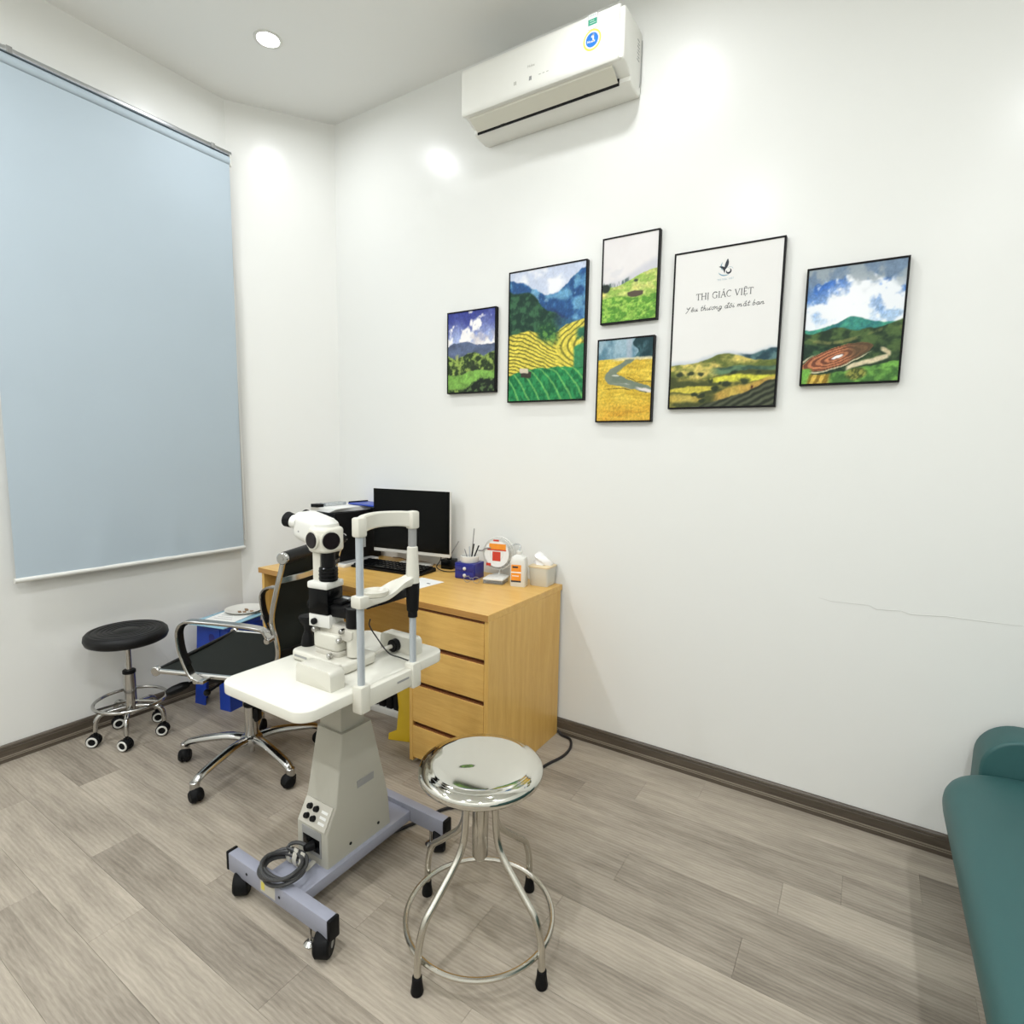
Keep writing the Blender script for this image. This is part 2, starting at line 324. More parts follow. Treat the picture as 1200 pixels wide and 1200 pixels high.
# ================================================================== ROLLER BLIND
def roller_blind():
    bx, y0, y1, z0, zr = .05, -1.5394, -.4765, .7944, 2.925
    t = thing('roller_blind', 'pale blue roller blind pulled down over the window', 'blind', (0, (y0+y1)/2, z0)); S = t.location
    def B(mb, n, m, p=t, **k): return mb.build(n, m, p, shift=S, **k)
    # fabric with shallow puckers near the hem
    nu, nv = 60, 90; mb = MB(); v = []
    for i in range(nv+1):
        s_ = i/nv; z = z0+.012+(zr-.024-z0-.012)*s_
        for j in range(nu+1):
            q = j/nu; yy = y0+.012+(y1-.012-y0-.012)*q
            k = max(0, 1-s_*5.5)
            d = .004*k*(math.exp(-((q-.30-.35*s_)/.05)**2)+math.exp(-((q-.62-.2*s_)/.04)**2)-.8*math.exp(-((q-.5+.3*s_)/.07)**2)+.9*math.exp(-((q-.82+.5*s_)/.045)**2)) + .0012*math.sin(q*9+s_*3)
            v.append((bx+.024*(s_**8)*0+d, yy, z))
    f = [(i*(nu+1)+j, i*(nu+1)+j+1, (i+1)*(nu+1)+j+1, (i+1)*(nu+1)+j) for i in range(nv) for j in range(nu)]
    n0 = len(v); v2 = [(x-.0012, y_, z) for x, y_, z in v]; f2 = [tuple(n0+k for k in q[::-1]) for q in f]
    B(mb.add(v+v2, f+f2), 'fabric', 'blind', ang=80)
    B(MB().cyl((bx-.024, y0+.01, zr), (bx-.024, y1-.008, zr), .026, n=28), 'roller', 'blind')
    B(MB().box(.004, .05, y0-.004, y1+.004, zr+.0262, zr+.046, .003), 'head_rail', 'alu')
    for yy in (y0+.13, y1-.10):
        B(MB().box(.0, .03, yy-.012, yy+.012, zr+.046, zr+.058, .003).box(.046, .054, yy-.01, yy+.01, zr+.024, zr+.05, .002), 'mount_clip', 'greyp')
    for yy in (y0, y1-.008):
        e = B(MB().prism(rr(.002, .052, zr-.03, zr+.034, .008), 'y', yy, yy+.008, .001), 'end_bracket', 'white')
    B(MB().tube(cr([(bx, y0+.006, z0+.004), (bx, (y0+y1)/2, z0+.004), (bx, y1-.006, z0+.004)], 4), .011, 12), 'bottom_bar', 'white')
    yc = y1-.004; zl = .845
    B(MB().tube(cr([(bx-.03, yc, zr-.02), (bx-.02, yc+.001, 2.0), (bx-.012, yc+.002, 1.1), (bx-.006, yc+.001, zl+.02), (bx+.004, yc, zl), (bx+.014, yc-.002, zl+.02), (bx+.012, yc-.004, 1.1), (bx+.0, yc-.004, 2.0), (bx-.008, yc-.004, zr-.02)], 8), .0020, 6), 'bead_chain', 'white')
roller_blind()

# ================================================================== AIR CONDITIONER
def air_conditioner():
    x0, x1 = 1.415, 2.188
    t = thing('air_conditioner', 'white wall-mounted split air conditioner with stickers, high on the wall', 'air conditioner', ((x0+x1)/2, 0, 2.84)); S = t.location
    def B(mb, n, m, p=t, **k): return mb.build(n, m, p, shift=S, **k)
    prof = [(-.001, 2.848), (-.03, 2.842), (-.08, 2.845), (-.115, 2.856), (-.115, 2.872), (-.165, 2.89), (-.188, 2.892), (-.196, 2.90), (-.196, 3.075), (-.185, 3.086), (-.05, 3.09), (-.001, 3.085)]
    B(MB().prism(prof, 'x', x0+.004, x1-.001, .008, 3), 'body', 'acw', ang=40)
    # glossy front panel, its lower edge rolled under
    fp = MB(); fp.prism([(-.192, 2.893), (-.200, 2.894), (-.2065, 2.902), (-.2075, 2.92), (-.2075, 3.07), (-.2045, 3.083), (-.196, 3.091), (-.19, 3.091)], 'x', x0, x1-.018, .006, 3)
    pnl = B(fp, 'front_panel', 'acw', ang=40)
    # air flap lying under the front edge, with a dark slot behind it
    B(MB().prism([(-.119, 2.8575), (-.124, 2.854), (-.184, 2.882), (-.186, 2.888), (-.182, 2.889)], 'x', x0+.03, x1-.05, .003), 'air_flap', 'acg')
    B(MB().box(x0+.028, x1-.048, -.1195, -.1145, 2.848, 2.874), 'outlet_slot', 'dark')
    for xx in (x0+.17, x1-.19): B(MB().box(xx-.012, xx+.012, -.125, -.113, 2.849, 2.857, .002), 'flap_hinge', 'dark')
    for (a, b, zz) in ((x0+.026, x1-.046, 2.8875),): B(MB().box(a, b, -.190, -.1885, zz, zz+.0012), 'seam', 'acg')
    # stickers
    yp = -.2076
    def dsk(r, yy, m, n, p, c=(2.059, 2.992)): 
        return B(MB().cyl((c[0], yy, c[1]), (c[0], yy-.0005, c[1]), r, n=32), n, m, p)
    s1 = dsk(.0385, yp, 'yel', 'round_sticker', pnl); tag(s1, 'round blue and yellow No.1 sticker')
    dsk(.0315, yp-.0005, 'paper', 'sticker_ring', t); dsk(.0265, yp-.001, 'bluel', 'sticker_disc', t)
    def strokes(L, w, ox, oz, sc, n, m, p, yy, sh=0.):
        mb = MB()
        for pl in L:
            q = [Vector((ox+(a+sh*b)*sc, yy, oz+b*sc)) for a, b in pl]
            for i in range(len(q)-1):
                d = (q[i+1]-q[i]).normalized(); nn = Vector((-d.z, 0, d.x))*w/2; a = q[i]-d*w*.3; b = q[i+1]+d*w*.3
                mb.add([tuple(a+nn), tuple(b+nn), tuple(b-nn), tuple(a-nn)], [(0, 1, 2, 3)])
        return B(mb, n, m, p)
    strokes([[(.55, .6), (.9, 1.05), (.9, -.3)], [(.6, -.3), (1.2, -.3)]], .006, 2.048, 2.991, .018, 'sticker_lettering', 'paper', t, yp-.0017)
    strokes([[(0, 0), (0, 1), (.7, 0), (.7, 1)], [(1.1, .0), (1.1, .6), (1.6, .6), (1.6, 0), (1.1, 0)], [(2.0, .0), (2.0, .1)]], .0018, 2.040, 2.984, .008, 'sticker_lettering', 'paper', t, yp-.0017)
    B(MB().box(2.0385, 2.0795, yp-.0003, yp, 3.0305, 3.0875), 'label_edge', 'greyp', pnl); s2 = B(MB().box(2.040, 2.078, yp-.0005, yp, 3.032, 3.086), 'energy_label', 'paper', pnl); tag(s2, 'white and green paper label')
    B(MB().box(2.041, 2.077, yp-.001, yp-.0004, 3.046, 3.068), 'label_band', 'green', t)
    strokes([[(0, 0), (3, 0)], [(0, 1), (2.2, 1)]], .0014, 2.048, 3.053, .008, 'label_print', 'paper', t, yp-.0013)
    strokes([[(0, 0), (3.4, 0)]], .0016, 2.045, 3.080, .008, 'label_print', 'green', t, yp-.0009)
    # faint grey marks on the panel
    strokes([[(0, 0), (.1, 1), (.45, .3), (.85, 1), (.9, 0)], [(1.2, 0), (1.2, .6)], [(1.95, 1.1), (1.95, 0), (1.55, .05), (1.55, .55), (1.95, .6)], [(2.25, .3), (2.7, .35), (2.6, .6), (2.3, .5), (2.3, .1), (2.7, 0)], [(3.4, .6), (3.0, .5), (3.0, .05), (3.35, .05), (3.4, .6), (3.45, 0)]], .0014, 1.765, 2.985, .0095, 'panel_mark', 'mark', t, yp-.0003)
    strokes([[(0, 0), (0, .8)], [(.5, 0), (.5, .8)]], .005, 1.70, 2.938, .014, 'panel_mark', 'mark', t, yp-.0003)
    strokes([[(0, 0), (.1, .9)], [(.5, 0), (.5, .9)]], .006, 1.775, 2.935, .014, 'panel_mark', 'greyp', t, yp-.0003)
    strokes([[(0, 0), (.6, 0)], [(1.3, 0), (1.9, 0)], [(2.6, 0), (3.2, 0)]], .003, 1.82, 2.943, .014, 'panel_mark', 'mark', t, yp-.0003)
    # small print on the end
    for k in range(7): B(MB().box(x1-.0012, x1-.0006, -.055+.006*(k % 2), -.030, 2.965+k*.012, 2.969+k*.012), 'side_print', 'greyp')
    B(MB().tube(cr([(x1-.02, -.02, 2.85), (x1-.004, -.02, 2.87), (x1+.0005, -.012, 2.90), (x1+.0005, -.008, 3.0), (x1, -.006, 3.06)], 5), .0016, 6), 'side_cable', 'greyp')
air_conditioner()

# ================================================================== WALL PICTURES
def vn(s, t, fx, fy, seed):
    rs = np.random.RandomState(seed); gx, gy = int(fx)+3, int(fy)+3; g = rs.rand(gy, gx)
    X = s*fx; Y = t*fy; xi = np.floor(X).astype(int); yi = np.floor(Y).astype(int); a = X-xi; b = Y-yi
    a = a*a*(3-2*a); b = b*b*(3-2*b); xi = np.clip(xi, 0, gx-2); yi = np.clip(yi, 0, gy-2)
    return (g[yi, xi]*(1-a)+g[yi, xi+1]*a)*(1-b)+(g[yi+1, xi]*(1-a)+g[yi+1, xi+1]*a)*b
def fb(s, t, fx, fy, seed, o=4):
    r = 0; am = .5; tot = 0
    for k in range(o): r = r+am*vn(s, t, fx*2**k, fy*2**k, seed+k*13); tot += am; am *= .55
    return r/tot
def C3(*c): return np.array(c, float)
def mixc(a, b, m): return a*(1-m[..., None])+b*m[..., None]
def sm(e0, e1, x): q = np.clip((x-e0)/(e1-e0), 0, 1); return q*q*(3-2*q)
def over(img, c, m):
    m = np.clip(m, 0, 1); return img*(1-m[..., None])+(c if c.ndim == 3 else c[None, None, :])*m[..., None]
def shade(c, n, a=.35): return c[None, None, :]*(1-a+2*a*n[..., None])
def pic1(s, t):
    n = fb(s, t, 5, 6, 3); img = mixc(C3(52, 62, 150), C3(160, 176, 222), sm(0, .36, t+.25*(n-.5)))
    cl = fb(s, t, 6, 7, 11); img = over(img, C3(246, 242, 240), sm(.52, .66, cl+.25*sm(.1, .36, t)-.12+.25*(s-.5)*sm(.3, 0, t)))
    img = over(img, C3(196, 184, 188), .5*sm(.45, .7, fb(s, t, 9, 9, 31))*sm(.22, .3, t))
    rid = .40-.035*np.sin(s*5.2+.3)-.035*fb(s, s*0, 7, 1, 5)+.03*(1-s); m = sm(0, .012, t-rid)
    img = over(img, shade(C3(84, 98, 130), fb(s, t, 8, 12, 7), .3), m)
    tr = .53+.03*np.sin(s*9)-.05*sm(.72, .95, s); m = sm(0, .02, t-tr+.04*(fb(s, t, 14, 14, 2)-.5))
    nn = fb(s, t, 16, 22, 8); img = over(img, mixc(C3(38, 58, 26), C3(148, 176, 72), sm(.36, .66, nn)), m)
    img = over(img, C3(186, 196, 96), sm(.1, 0, np.hypot((s-.22)/.9, (t-.56)*1.8))*sm(.4, .6, nn))
    img = over(img, C3(38, 52, 30), sm(.13, .04, np.hypot((s-.56), (t-.70)*1.3)+.07*(nn-.5)))
    md = .77-.05*s+.02*np.sin(s*8); m = sm(0, .02, t-md)*sm(.99, .94, t+.0*s)
    img = over(img, shade(C3(118, 172, 66), fb(s, t, 10, 14, 9), .3), m)
    m = sm(0, .03, t-(.99-.16*sm(.2, .75, s))+.06*(fb(s, t, 18, 16, 4)-.5))
    img = over(img, mixc(C3(22, 34, 22), C3(84, 112, 60), sm(.5, .72, nn)), m)
    return img
def pic2(s, t):
    n = fb(s, t, 5, 8, 21); img = mixc(C3(196, 206, 228), C3(238, 238, 242), sm(.35, .65, n))
    r1 = .05+.14*sm(0, .55, s)-.15*sm(.62, 1, s)+.03*(fb(s, s*0, 9, 1, 3)-.5)
    m = sm(0, .015, t-r1); mt = fb(s, t, 9, 14, 5); img = over(img, mixc(C3(28, 78, 138), C3(96, 160, 200), sm(.35, .72, mt)), m)
    img = over(img, C3(150, 190, 214), .55*sm(.62, .75, fb(s, t, 8, 16, 44))*sm(.14, .2, t)*sm(.3, .24, t))
    r2 = .16+.24*sm(.15, .95, s)+.03*(fb(s, s*0, 12, 1, 6)-.5); img = over(img, mixc(C3(30, 44, 96), C3(40, 92, 128), sm(.3, .7, mt)), sm(0, .03, t-r2)*sm(.4, .8, s))
    r3 = .13+.33*sm(.05, 1., s)+.02*np.sin(s*16); img = over(img, mixc(C3(18, 56, 42), C3(52, 104, 66), sm(.35, .7, fb(s, t, 16, 24, 7))), sm(0, .02, t-r3)*sm(.85, .55, s+.3*(t-.3)))
    yl = .475+.00*s-.02*np.sin(s*7); ph = (t*46-s*9+2.*np.sin(s*4+1.)+2.2*fb(s, t, 4, 5, 61))
    ph2 = (s*11+2.0*np.sin(t*13)); fl_ = sm(.55, .75, s)
    stripe = .5+.5*np.sin(2*PI*ph*.75)*(1-fl_)+.35*np.sin(2*PI*ph2)*fl_
    yc = mixc(C3(112, 112, 30), C3(232, 212, 66), sm(.05, .55, stripe)); m = sm(0, .015, t-yl+.06*sm(.6, .8, s)); img = over(img, yc, m)
    img = over(img, mixc(C3(24, 76, 44), C3(90, 150, 60), sm(.4, .66, fb(s, t, 20, 26, 9))), sm(.1, .03, np.abs(t-.47-.12*(s-.4))+.08*(fb(s, t, 12, 12, 13)-.4))*sm(.35, .45, s)*sm(.72, .6, s))
    img = over(img, C3(36, 110, 78), sm(.03, .0, np.abs(t-.52)-.03)*sm(.88, .95, s)*sm(.4, .6, fb(s, t, 12, 12, 3)))
    img = over(img, C3(46, 138, 84), sm(.0, .02, t-.62+.35*(s-.86))*sm(.86, .90, s))
    g = .765-.02*np.sin(s*3)+.03*sm(.3, 0, s)
    st = .5+.5*np.sin(2*PI*(s*7-np.sqrt(np.clip(t-.74, 0, 1))*5.5))
    gc = over(mixc(C3(10, 110, 58), C3(34, 146, 76), sm(.3, .7, fb(s, t, 30, 30, 12))), C3(120, 196, 92), .75*sm(.86, .98, st)); img = over(img, gc, sm(0, .012, t-g))
    img = over(img, C3(58, 50, 40), sm(.0, .01, .03-np.abs(t-.795))*sm(0, .01, .075-np.abs(s-.245))); img = over(img, C3(214, 200, 176), sm(.0, .008, .022-np.abs(t-.765-.06*(s-.2)))*sm(0, .01, .06-np.abs(s-.215)))
    return img
def pic3(s, t):
    img = mixc(C3(226, 220, 218), C3(234, 230, 228), fb(s, t, 3, 3, 2)); r = .46-.2*sm(.25, 1, s); img = over(img, C3(196, 196, 206), .75*sm(0, .1, t-r)*sm(0, .2, s))
    img = over(img, C3(214, 212, 216), .6*sm(.5, .7, fb(s, t, 4, 10, 8))*sm(.3, .4, t))
    h = .56-.12*sm(.1, 1, s)+.02*np.sin(s*5); n = fb(s, t, 8, 22, 5)
    img = over(img, C3(92, 112, 110), sm(.03, .0, np.abs(t-h+.015)-.012)*sm(.35, .55, fb(s, t, 16, 4, 3))*sm(.55, .45, s))
    img = over(img, mixc(C3(150, 188, 74), C3(206, 214, 112), sm(.35, .7, n)), sm(0, .01, t-h))
    img = over(img, C3(226, 214, 112), .8*sm(.05, .0, np.abs(t-.655+.04*s)-.01)*sm(.4, .6, fb(s, t, 4, 12, 9)))
    img = over(img, mixc(C3(86, 152, 42), C3(156, 204, 74), sm(.35, .7, fb(s, t, 14, 30, 6))), sm(0, .03, t-.70+.02*np.sin(s*7)))
    img = over(img, C3(70, 120, 40), .6*sm(.6, .75, fb(s, t, 20, 40, 16))*sm(.74, .8, t))
    img = over(img, C3(34, 46, 40), sm(.10, .06, np.hypot((s-.06)*1.0, (t-.585)*1.5))); img = over(img, C3(60, 78, 60), sm(.04, .0, np.hypot((s-.62), (t-.535)*2.5)-.02))
    img = over(img, C3(88, 74, 60), sm(.0, .012, .045-np.abs(t-.685)-.12*np.abs(s-.62))*sm(0, .02, .15-np.abs(s-.62)))
    return img
def pic4(s, t):
    n = fb(s, t, 5, 4, 4); img = mixc(C3(84, 130, 150), C3(150, 182, 196), sm(.3, .7, n)); img = over(img, C3(176, 184, 198), .7*sm(.08, .02, np.abs(s-.58)))
    img = over(img, mixc(C3(20, 58, 66), C3(60, 104, 112), sm(.4, .7, fb(s, t, 10, 10, 3))), sm(.0, .03, s-.68+.05*np.sin(t*30))*sm(.27, .24, t))
    st = .5+.5*np.sin(2*PI*(t*22+.6*np.sin(s*4)+1.5*fb(s, t, 3, 3, 8))); yc = mixc(C3(206, 166, 34), C3(238, 206, 62), .35*st+.65*sm(.3, .7, fb(s, t, 4, 20, 6)))
    img = over(img, yc, sm(0, .01, t-.235)); img = over(img, mixc(C3(216, 150, 30), C3(236, 186, 52), sm(.3, .7, fb(s, t, 3, 30, 9))), .7*sm(.66, .95, t))
    img = over(img, C3(222, 214, 178), .8*sm(.02, 0, np.abs(t-.245)-.008)*sm(.2, .4, s))
    cx = np.interp(t, [.24, .30, .36, .42, .48, .54, .60, .66], [.62, .50, .34, .26, .34, .50, .80, 1.0]); wd = np.interp(t, [.24, .30, .36, .42, .48, .54, .60, .66], [.08, .10, .12, .14, .22, .30, .26, .16])
    img = over(img, mixc(C3(96, 116, 96), C3(138, 148, 128), fb(s, t, 5, 12, 3)), sm(0, .04, wd-np.abs(s-cx)+.10*(fb(s, t, 8, 14, 23)-.5))*sm(.24, .26, t)*sm(.67, .65, t))
    img = over(img, C3(226, 222, 212), .8*sm(.0, .02, .020-np.abs(t-.545-.06*(s-.4))-.02*fb(s, t, 10, 10, 5))*sm(.25, .4, s)*sm(.65, .5, s)); img = over(img, C3(236, 226, 222), .9*sm(0, .02, .036-np.abs(t-.625-.16*(s-.85))-.02*fb(s, t, 10, 10, 9))*sm(.68, .80, s)); img = over(img, C3(224, 222, 210), .8*sm(0, .01, .012-np.abs(t-.44))*sm(.25, .28, s)*sm(.42, .38, s))
    img = over(img, C3(60, 56, 30), .9*sm(0, .008, .009-np.abs(t-np.interp(s, [.0, .3, .5, .75, 1], [.61, .60, .60, .64, .67]))+.006*(fb(s, t, 30, 4, 3)-.5))*sm(.6, .4, fb(s, s*0, 12, 1, 8)))
    img = over(img, C3(54, 62, 36), .9*sm(0, .008, .008-np.abs(t-np.interp(s, [.55, .75, 1], [.46, .53, .53])))*sm(.55, .58, s))
    return img
def pic5(s, t):
    img = np.ones(s.shape+(3,))*C3(233, 231, 226); h = .70-.05*sm(.2, .55, s)+.02*sm(.55, .8, s)-.03*sm(.75, 1, s)
    img = over(img, C3(176, 188, 200), .7*sm(-.02, .02, t-h)*1.0)
    img = over(img, mixc(C3(30, 66, 78), C3(90, 130, 130), sm(.35, .7, fb(s, t, 10, 20, 3))), sm(0, .012, t-h)*sm(.62, .75, s)); n = fb(s, t, 7, 16, 5)
    lay = mixc(C3(98, 112, 44), C3(218, 196, 92), sm(.38, .68, n)); img = over(img, lay, sm(0, .01, t-(.715-.06*np.exp(-((s-.55)/.2)**2))))
    img = over(img, mixc(C3(44, 76, 64), C3(98, 136, 96), sm(.35, .7, fb(s, t, 6, 18, 9))), sm(0, .015, t-(.735+.05*np.abs(s-.62)))*sm(.36, .5, s)*sm(.81, .78, t))
    img = over(img, mixc(C3(70, 78, 34), C3(160, 150, 60), sm(.35, .7, fb(s, t, 5, 20, 19))), sm(0, .012, t-(.79+.02*np.sin(s*6))))
    img = over(img, C3(212, 208, 52), sm(0, .015, .033-np.abs(t-(.825+.00*s))-.05*np.abs(s-.68))*sm(.34, .42, s))
    img = over(img, C3(206, 190, 58), sm(0, .012, .030-np.abs(t-.885+.03*(s-.2))-.06*np.abs(s-.25))*sm(.46, .42, s)); img = over(img, mixc(C3(196, 160, 50), C3(220, 200, 90), fb(s, t, 6, 20, 7)), .85*sm(0, .03, t-.90)*sm(.36, .3, s)*sm(.98, .95, t)); img = over(img, mixc(C3(176, 130, 52), C3(214, 190, 74), fb(s, t, 8, 14, 3)), sm(0, .02, t-(.97-.16*s))*sm(.4, .5, s))
    for (a, b, r) in ((.10, .79, .05), (.2, .78, .04), (.3, .785, .04), (.40, .83, .045), (.5, .845, .03), (.56, .86, .05), (.45, .88, .05), (.32, .925, .05), (.25, .91, .04), (.33, .96, .04), (.72, .84, .06), (.62, .785, .03), (.85, .79, .03)):
        img = over(img, C3(34, 48, 28), .9*sm(r, r*.4, np.hypot((s-a)*.9, (t-b)*2.4)+.04*(fb(s, t, 26, 30, 5)-.5)))
    img = over(img, mixc(C3(34, 42, 28), C3(86, 92, 66), sm(.3, .7, .5+.5*np.sin(2*PI*(t*26+s*9))*.6*fb(s, t, 5, 5, 3))), sm(0, .012, t-(1.03-.16*s-.04*sm(.7, 1, s)))); img = over(img, C3(90, 40, 24), sm(0, .006, .012-np.abs(s-.80))*sm(0, .006, .014-np.abs(t-.885)))
    return img
def pic6(s, t):
    n = fb(s, t, 4, 5, 6); n2 = fb(s, t, 8, 9, 16); img = mixc(C3(36, 96, 190), C3(168, 200, 232), sm(.1, .5, t+.3*(n-.5)))
    img = over(img, C3(236, 240, 244), sm(.40, .56, n2*.6+n*.5-.25*sm(.24, .04, np.hypot(s-.02, (t-.18)*1.2))-.20*sm(.16, .02, np.hypot(s-.98, (t-.42)*1.0)))); img = over(img, C3(126, 142, 152), .8*sm(.48, .66, fb(s, t, 5, 6, 26)+.25*sm(.25, 0, t))*sm(.3, .1, t)); img = over(img, C3(250, 250, 250), .6*sm(.35, .05, np.hypot((s-.45)*.8, t-.35)))
    r = .50-.07*np.exp(-((s-.5)/.18)**2)+.05*np.abs(s-.5)*0+.02*sm(.5, .0, s)-.0*s; img = over(img, mixc(C3(30, 110, 116), C3(64, 166, 132), sm(.35, .7, fb(s, t, 6, 8, 4))), sm(0, .012, t-r))
    r2 = .52+.03*np.sin(s*8+1)-.05*sm(.72, 1, s); g = mixc(C3(26, 52, 30), C3(76, 104, 50), sm(.35, .7, fb(s, t, 9, 14, 8))); img = over(img, g, sm(0, .015, t-r2-.06*np.exp(-((s-.52)/.12)**2))); img = over(img, C3(150, 146, 76), .6*sm(.02, 0, np.abs(t-.60-.05*np.sin(s*5))-.004)*sm(.4, .6, fb(s, t, 8, 8, 3)))
    img = over(img, mixc(C3(20, 50, 34), C3(56, 96, 56), sm(.35, .7, fb(s, t, 16, 18, 5))), sm(0, .02, t-.63-.05*np.sin(s*4))*sm(.4, .3, s))
    e = np.hypot((s-.36)/.36, (t-.775+.22*(s-.36))/.085)+.42*(fb(s, t, 5, 7, 41)-.5)*sm(.1, .5, np.hypot(s-.3, t-.78)); rc = mixc(C3(120, 64, 42), C3(196, 118, 74), sm(.3, .6, .5+.5*np.sin(2*PI*e*4.2)+.5*(fb(s, t, 12, 16, 47)-.5))); img = over(img, over(rc, C3(84, 70, 44), .75*sm(.42, .62, s-.5*(t-.78))), sm(1.02, .96, e)); img = over(img, C3(244, 240, 236), sm(.30, .2, e+.25*fb(s, t, 9, 9, 77))); img = over(img, C3(226, 208, 168), .9*sm(.06, .0, np.abs(e-1.10)-.03)*sm(.72, .8, t))
    img = over(img, C3(216, 200, 160), sm(0, .02, .03-np.abs(t-.845+.20*(s-.62)))*sm(.45, .5, s)*sm(.92, .88, s)); img = over(img, C3(206, 190, 146), sm(0, .02, .03-np.abs(t-.74-.5*(s-.85)))*sm(.8, .83, s)*sm(.93, .9, s))
    img = over(img, mixc(C3(60, 110, 44), C3(112, 176, 66), sm(.35, .7, fb(s, t, 10, 14, 3))), sm(0, .015, t-(.945-.12*s))*1.); img = over(img, mixc(C3(146, 112, 24), C3(214, 176, 64), sm(.3, .7, .5+.5*np.sin(2*PI*(s*11+t*5)))), sm(0, .02, t-.89-.02*np.sin(s*9))*sm(.32, .26, s-.2*(1-t)))
    img = over(img, C3(110, 176, 62), sm(0, .02, t-.86)*sm(.14, .08, s+.4*(t-.86))); img = over(img, mixc(C3(70, 84, 30), C3(150, 150, 60), sm(.4, .6, fb(s, t, 24, 24, 3))), sm(.10, .05, np.hypot((s-.58)*.7, (t-.93)*1.5)))
    return img
def printmat(name):
    m = bpy.data.materials.new(name); m.use_nodes = True; N = m.node_tree.nodes; b = N['Principled BSDF']
    a = N.new('ShaderNodeVertexColor'); a.layer_name = 'print'; m.node_tree.links.new(a.outputs[0], b.inputs['Base Color']); b.inputs['Roughness'].default_value = .55; b.inputs['Specular IOR Level'].default_value = .3
    return m
PM = printmat('landscape_print')
def picture(name, label, x0, x1, z0, z1, fn, nx, ny, bw=.0065):
    t = thing(name, label, 'picture', ((x0+x1)/2, 0, z0), 0, 'framed pictures on the back wall'); S = t.location
    yf, yb = -.025, -.001
    for (a, b, c, d) in ((x0, x0+bw, z0, z1), (x1-bw, x1, z0, z1), (x0+bw, x1-bw, z0, z0+bw), (x0+bw, x1-bw, z1-bw, z1)):
        MB().box(a, b, yf, yb, c, d, .0008, 1).build('frame_side', 'frame', t, shift=S)
    MB().box(x0+bw, x1-bw, -.021, yb, z0+bw, z1-bw).build('backing_board', 'frame', t, shift=S)
    a0, a1, c0, c1 = x0+bw, x1-bw, z0+bw, z1-bw
    gx, gy = np.meshgrid(np.linspace(0, 1, nx+1), np.linspace(0, 1, ny+1)); wx = np.clip(gx+.030*(fb(gx, gy, 9, 11, 71, 3)-.5), 0, 1); wy = np.clip(gy+.022*(fb(gx, gy, 11, 13, 83, 3)-.5), 0, 1)
    rgb = np.clip(fn(wx, wy), 0, 255)/255.
    sat = np.clip((rgb.max(-1)-rgb.min(-1))*3.5-.1, 0, 1)[..., None]; hf = (.6*fb(gx, gy, 34, 44, 97, 2)+.4*vn(gx, gy, 80, 100, 101)-.5)[..., None]
    g0 = rgb.mean(-1, keepdims=True); rgb = np.clip((g0+(rgb-g0)*.86)*(1+sat*hf*.42), 0, 1)
    rgb = np.where(rgb <= .04045, rgb/12.92, ((rgb+.055)/1.055)**2.4)
    v = np.stack([a0+(a1-a0)*gx-S[0], np.full_like(gx, -.0222), c1-(c1-c0)*gy-S[2]], -1).reshape(-1, 3)
    idx = np.arange((nx+1)*(ny+1)).reshape(ny+1, nx+1); f = np.stack([idx[1:, :-1], idx[1:, 1:], idx[:-1, 1:], idx[:-1, :-1]], -1).reshape(-1, 4)
    me = bpy.data.meshes.new('print'); me.from_pydata(v.tolist(), [], f.tolist()); me.materials.append(PM)
    ca = me.color_attributes.new('print', 'FLOAT_COLOR', 'POINT'); ca.data.foreach_set('color', np.concatenate([rgb.reshape(-1, 3), np.ones((rgb.shape[0]*rgb.shape[1], 1))], 1).ravel())
    o = bpy.data.objects.new('print', me); col.objects.link(o); o.parent = t
    return t, o
picture('framed_picture', 'small framed print of green valley under deep blue cloudy sky, leftmost on the wall', 1.1881, 1.4957, 1.6779, 2.0917, pic1, 84, 112)
picture('framed_picture', 'tall framed print of yellow and green rice terraces with blue mountains', 1.5681, 1.9808, 1.6223, 2.2373, pic2, 130, 200)
picture('framed_picture', 'small framed print of pale misty sky over a green meadow, upper of two', 2.0507, 2.3052, 1.9449, 2.306, pic3, 90, 126)
picture('framed_picture', 'small framed print of a river winding through golden fields, lower of two', 2.0421, 2.3001, 1.5211, 1.8815, pic4, 90, 126)
poster, pprint = picture('framed_poster', 'large framed white poster with logo, Vietnamese lettering and green hills below', 2.369, 2.7797, 1.5719, 2.1921, pic5, 140, 210)
picture('framed_picture', 'framed print of cloudy sky over hills with red terraced fields, rightmost on the wall', 2.8564, 3.1631, 1.6453, 2.06, pic6, 120, 160)
# lettering on the poster, drawn as flat strokes
def ribbon(mb, pts, w, yy, S):
    q = [Vector((p[0], 0, p[1])) for p in pts]; ws = w if isinstance(w, (list, tuple)) else [w]*len(q); L_ = []; Rr = []
    for i in range(len(q)):
        d = (q[min(i+1, len(q)-1)]-q[max(i-1, 0)]).normalized(); nn = Vector((-d.z, 0, d.x))*ws[i]/2
        L_.append((q[i].x+nn.x-S[0], yy, q[i].z+nn.z-S[2])); Rr.append((q[i].x-nn.x-S[0], yy, q[i].z-nn.z-S[2]))
    n = len(q); mb.add(L_+Rr, [(i, i+1, n+i+1, n+i) for i in range(n-1)])
def arc(cx, cy, rx, ry, a0, a1, n=14): return [(cx+rx*math.cos(math.radians(a0+(a1-a0)*k/n)), cy+ry*math.sin(math.radians(a0+(a1-a0)*k/n))) for k in range(n+1)]
def serif(x, y, h=.11): return ('n', [(x-h, y), (x+h, y)])
def stem(x, y0=0., y1=1.): return [('t', [(x, y0), (x, y1)]), serif(x, y0), serif(x, y1)]
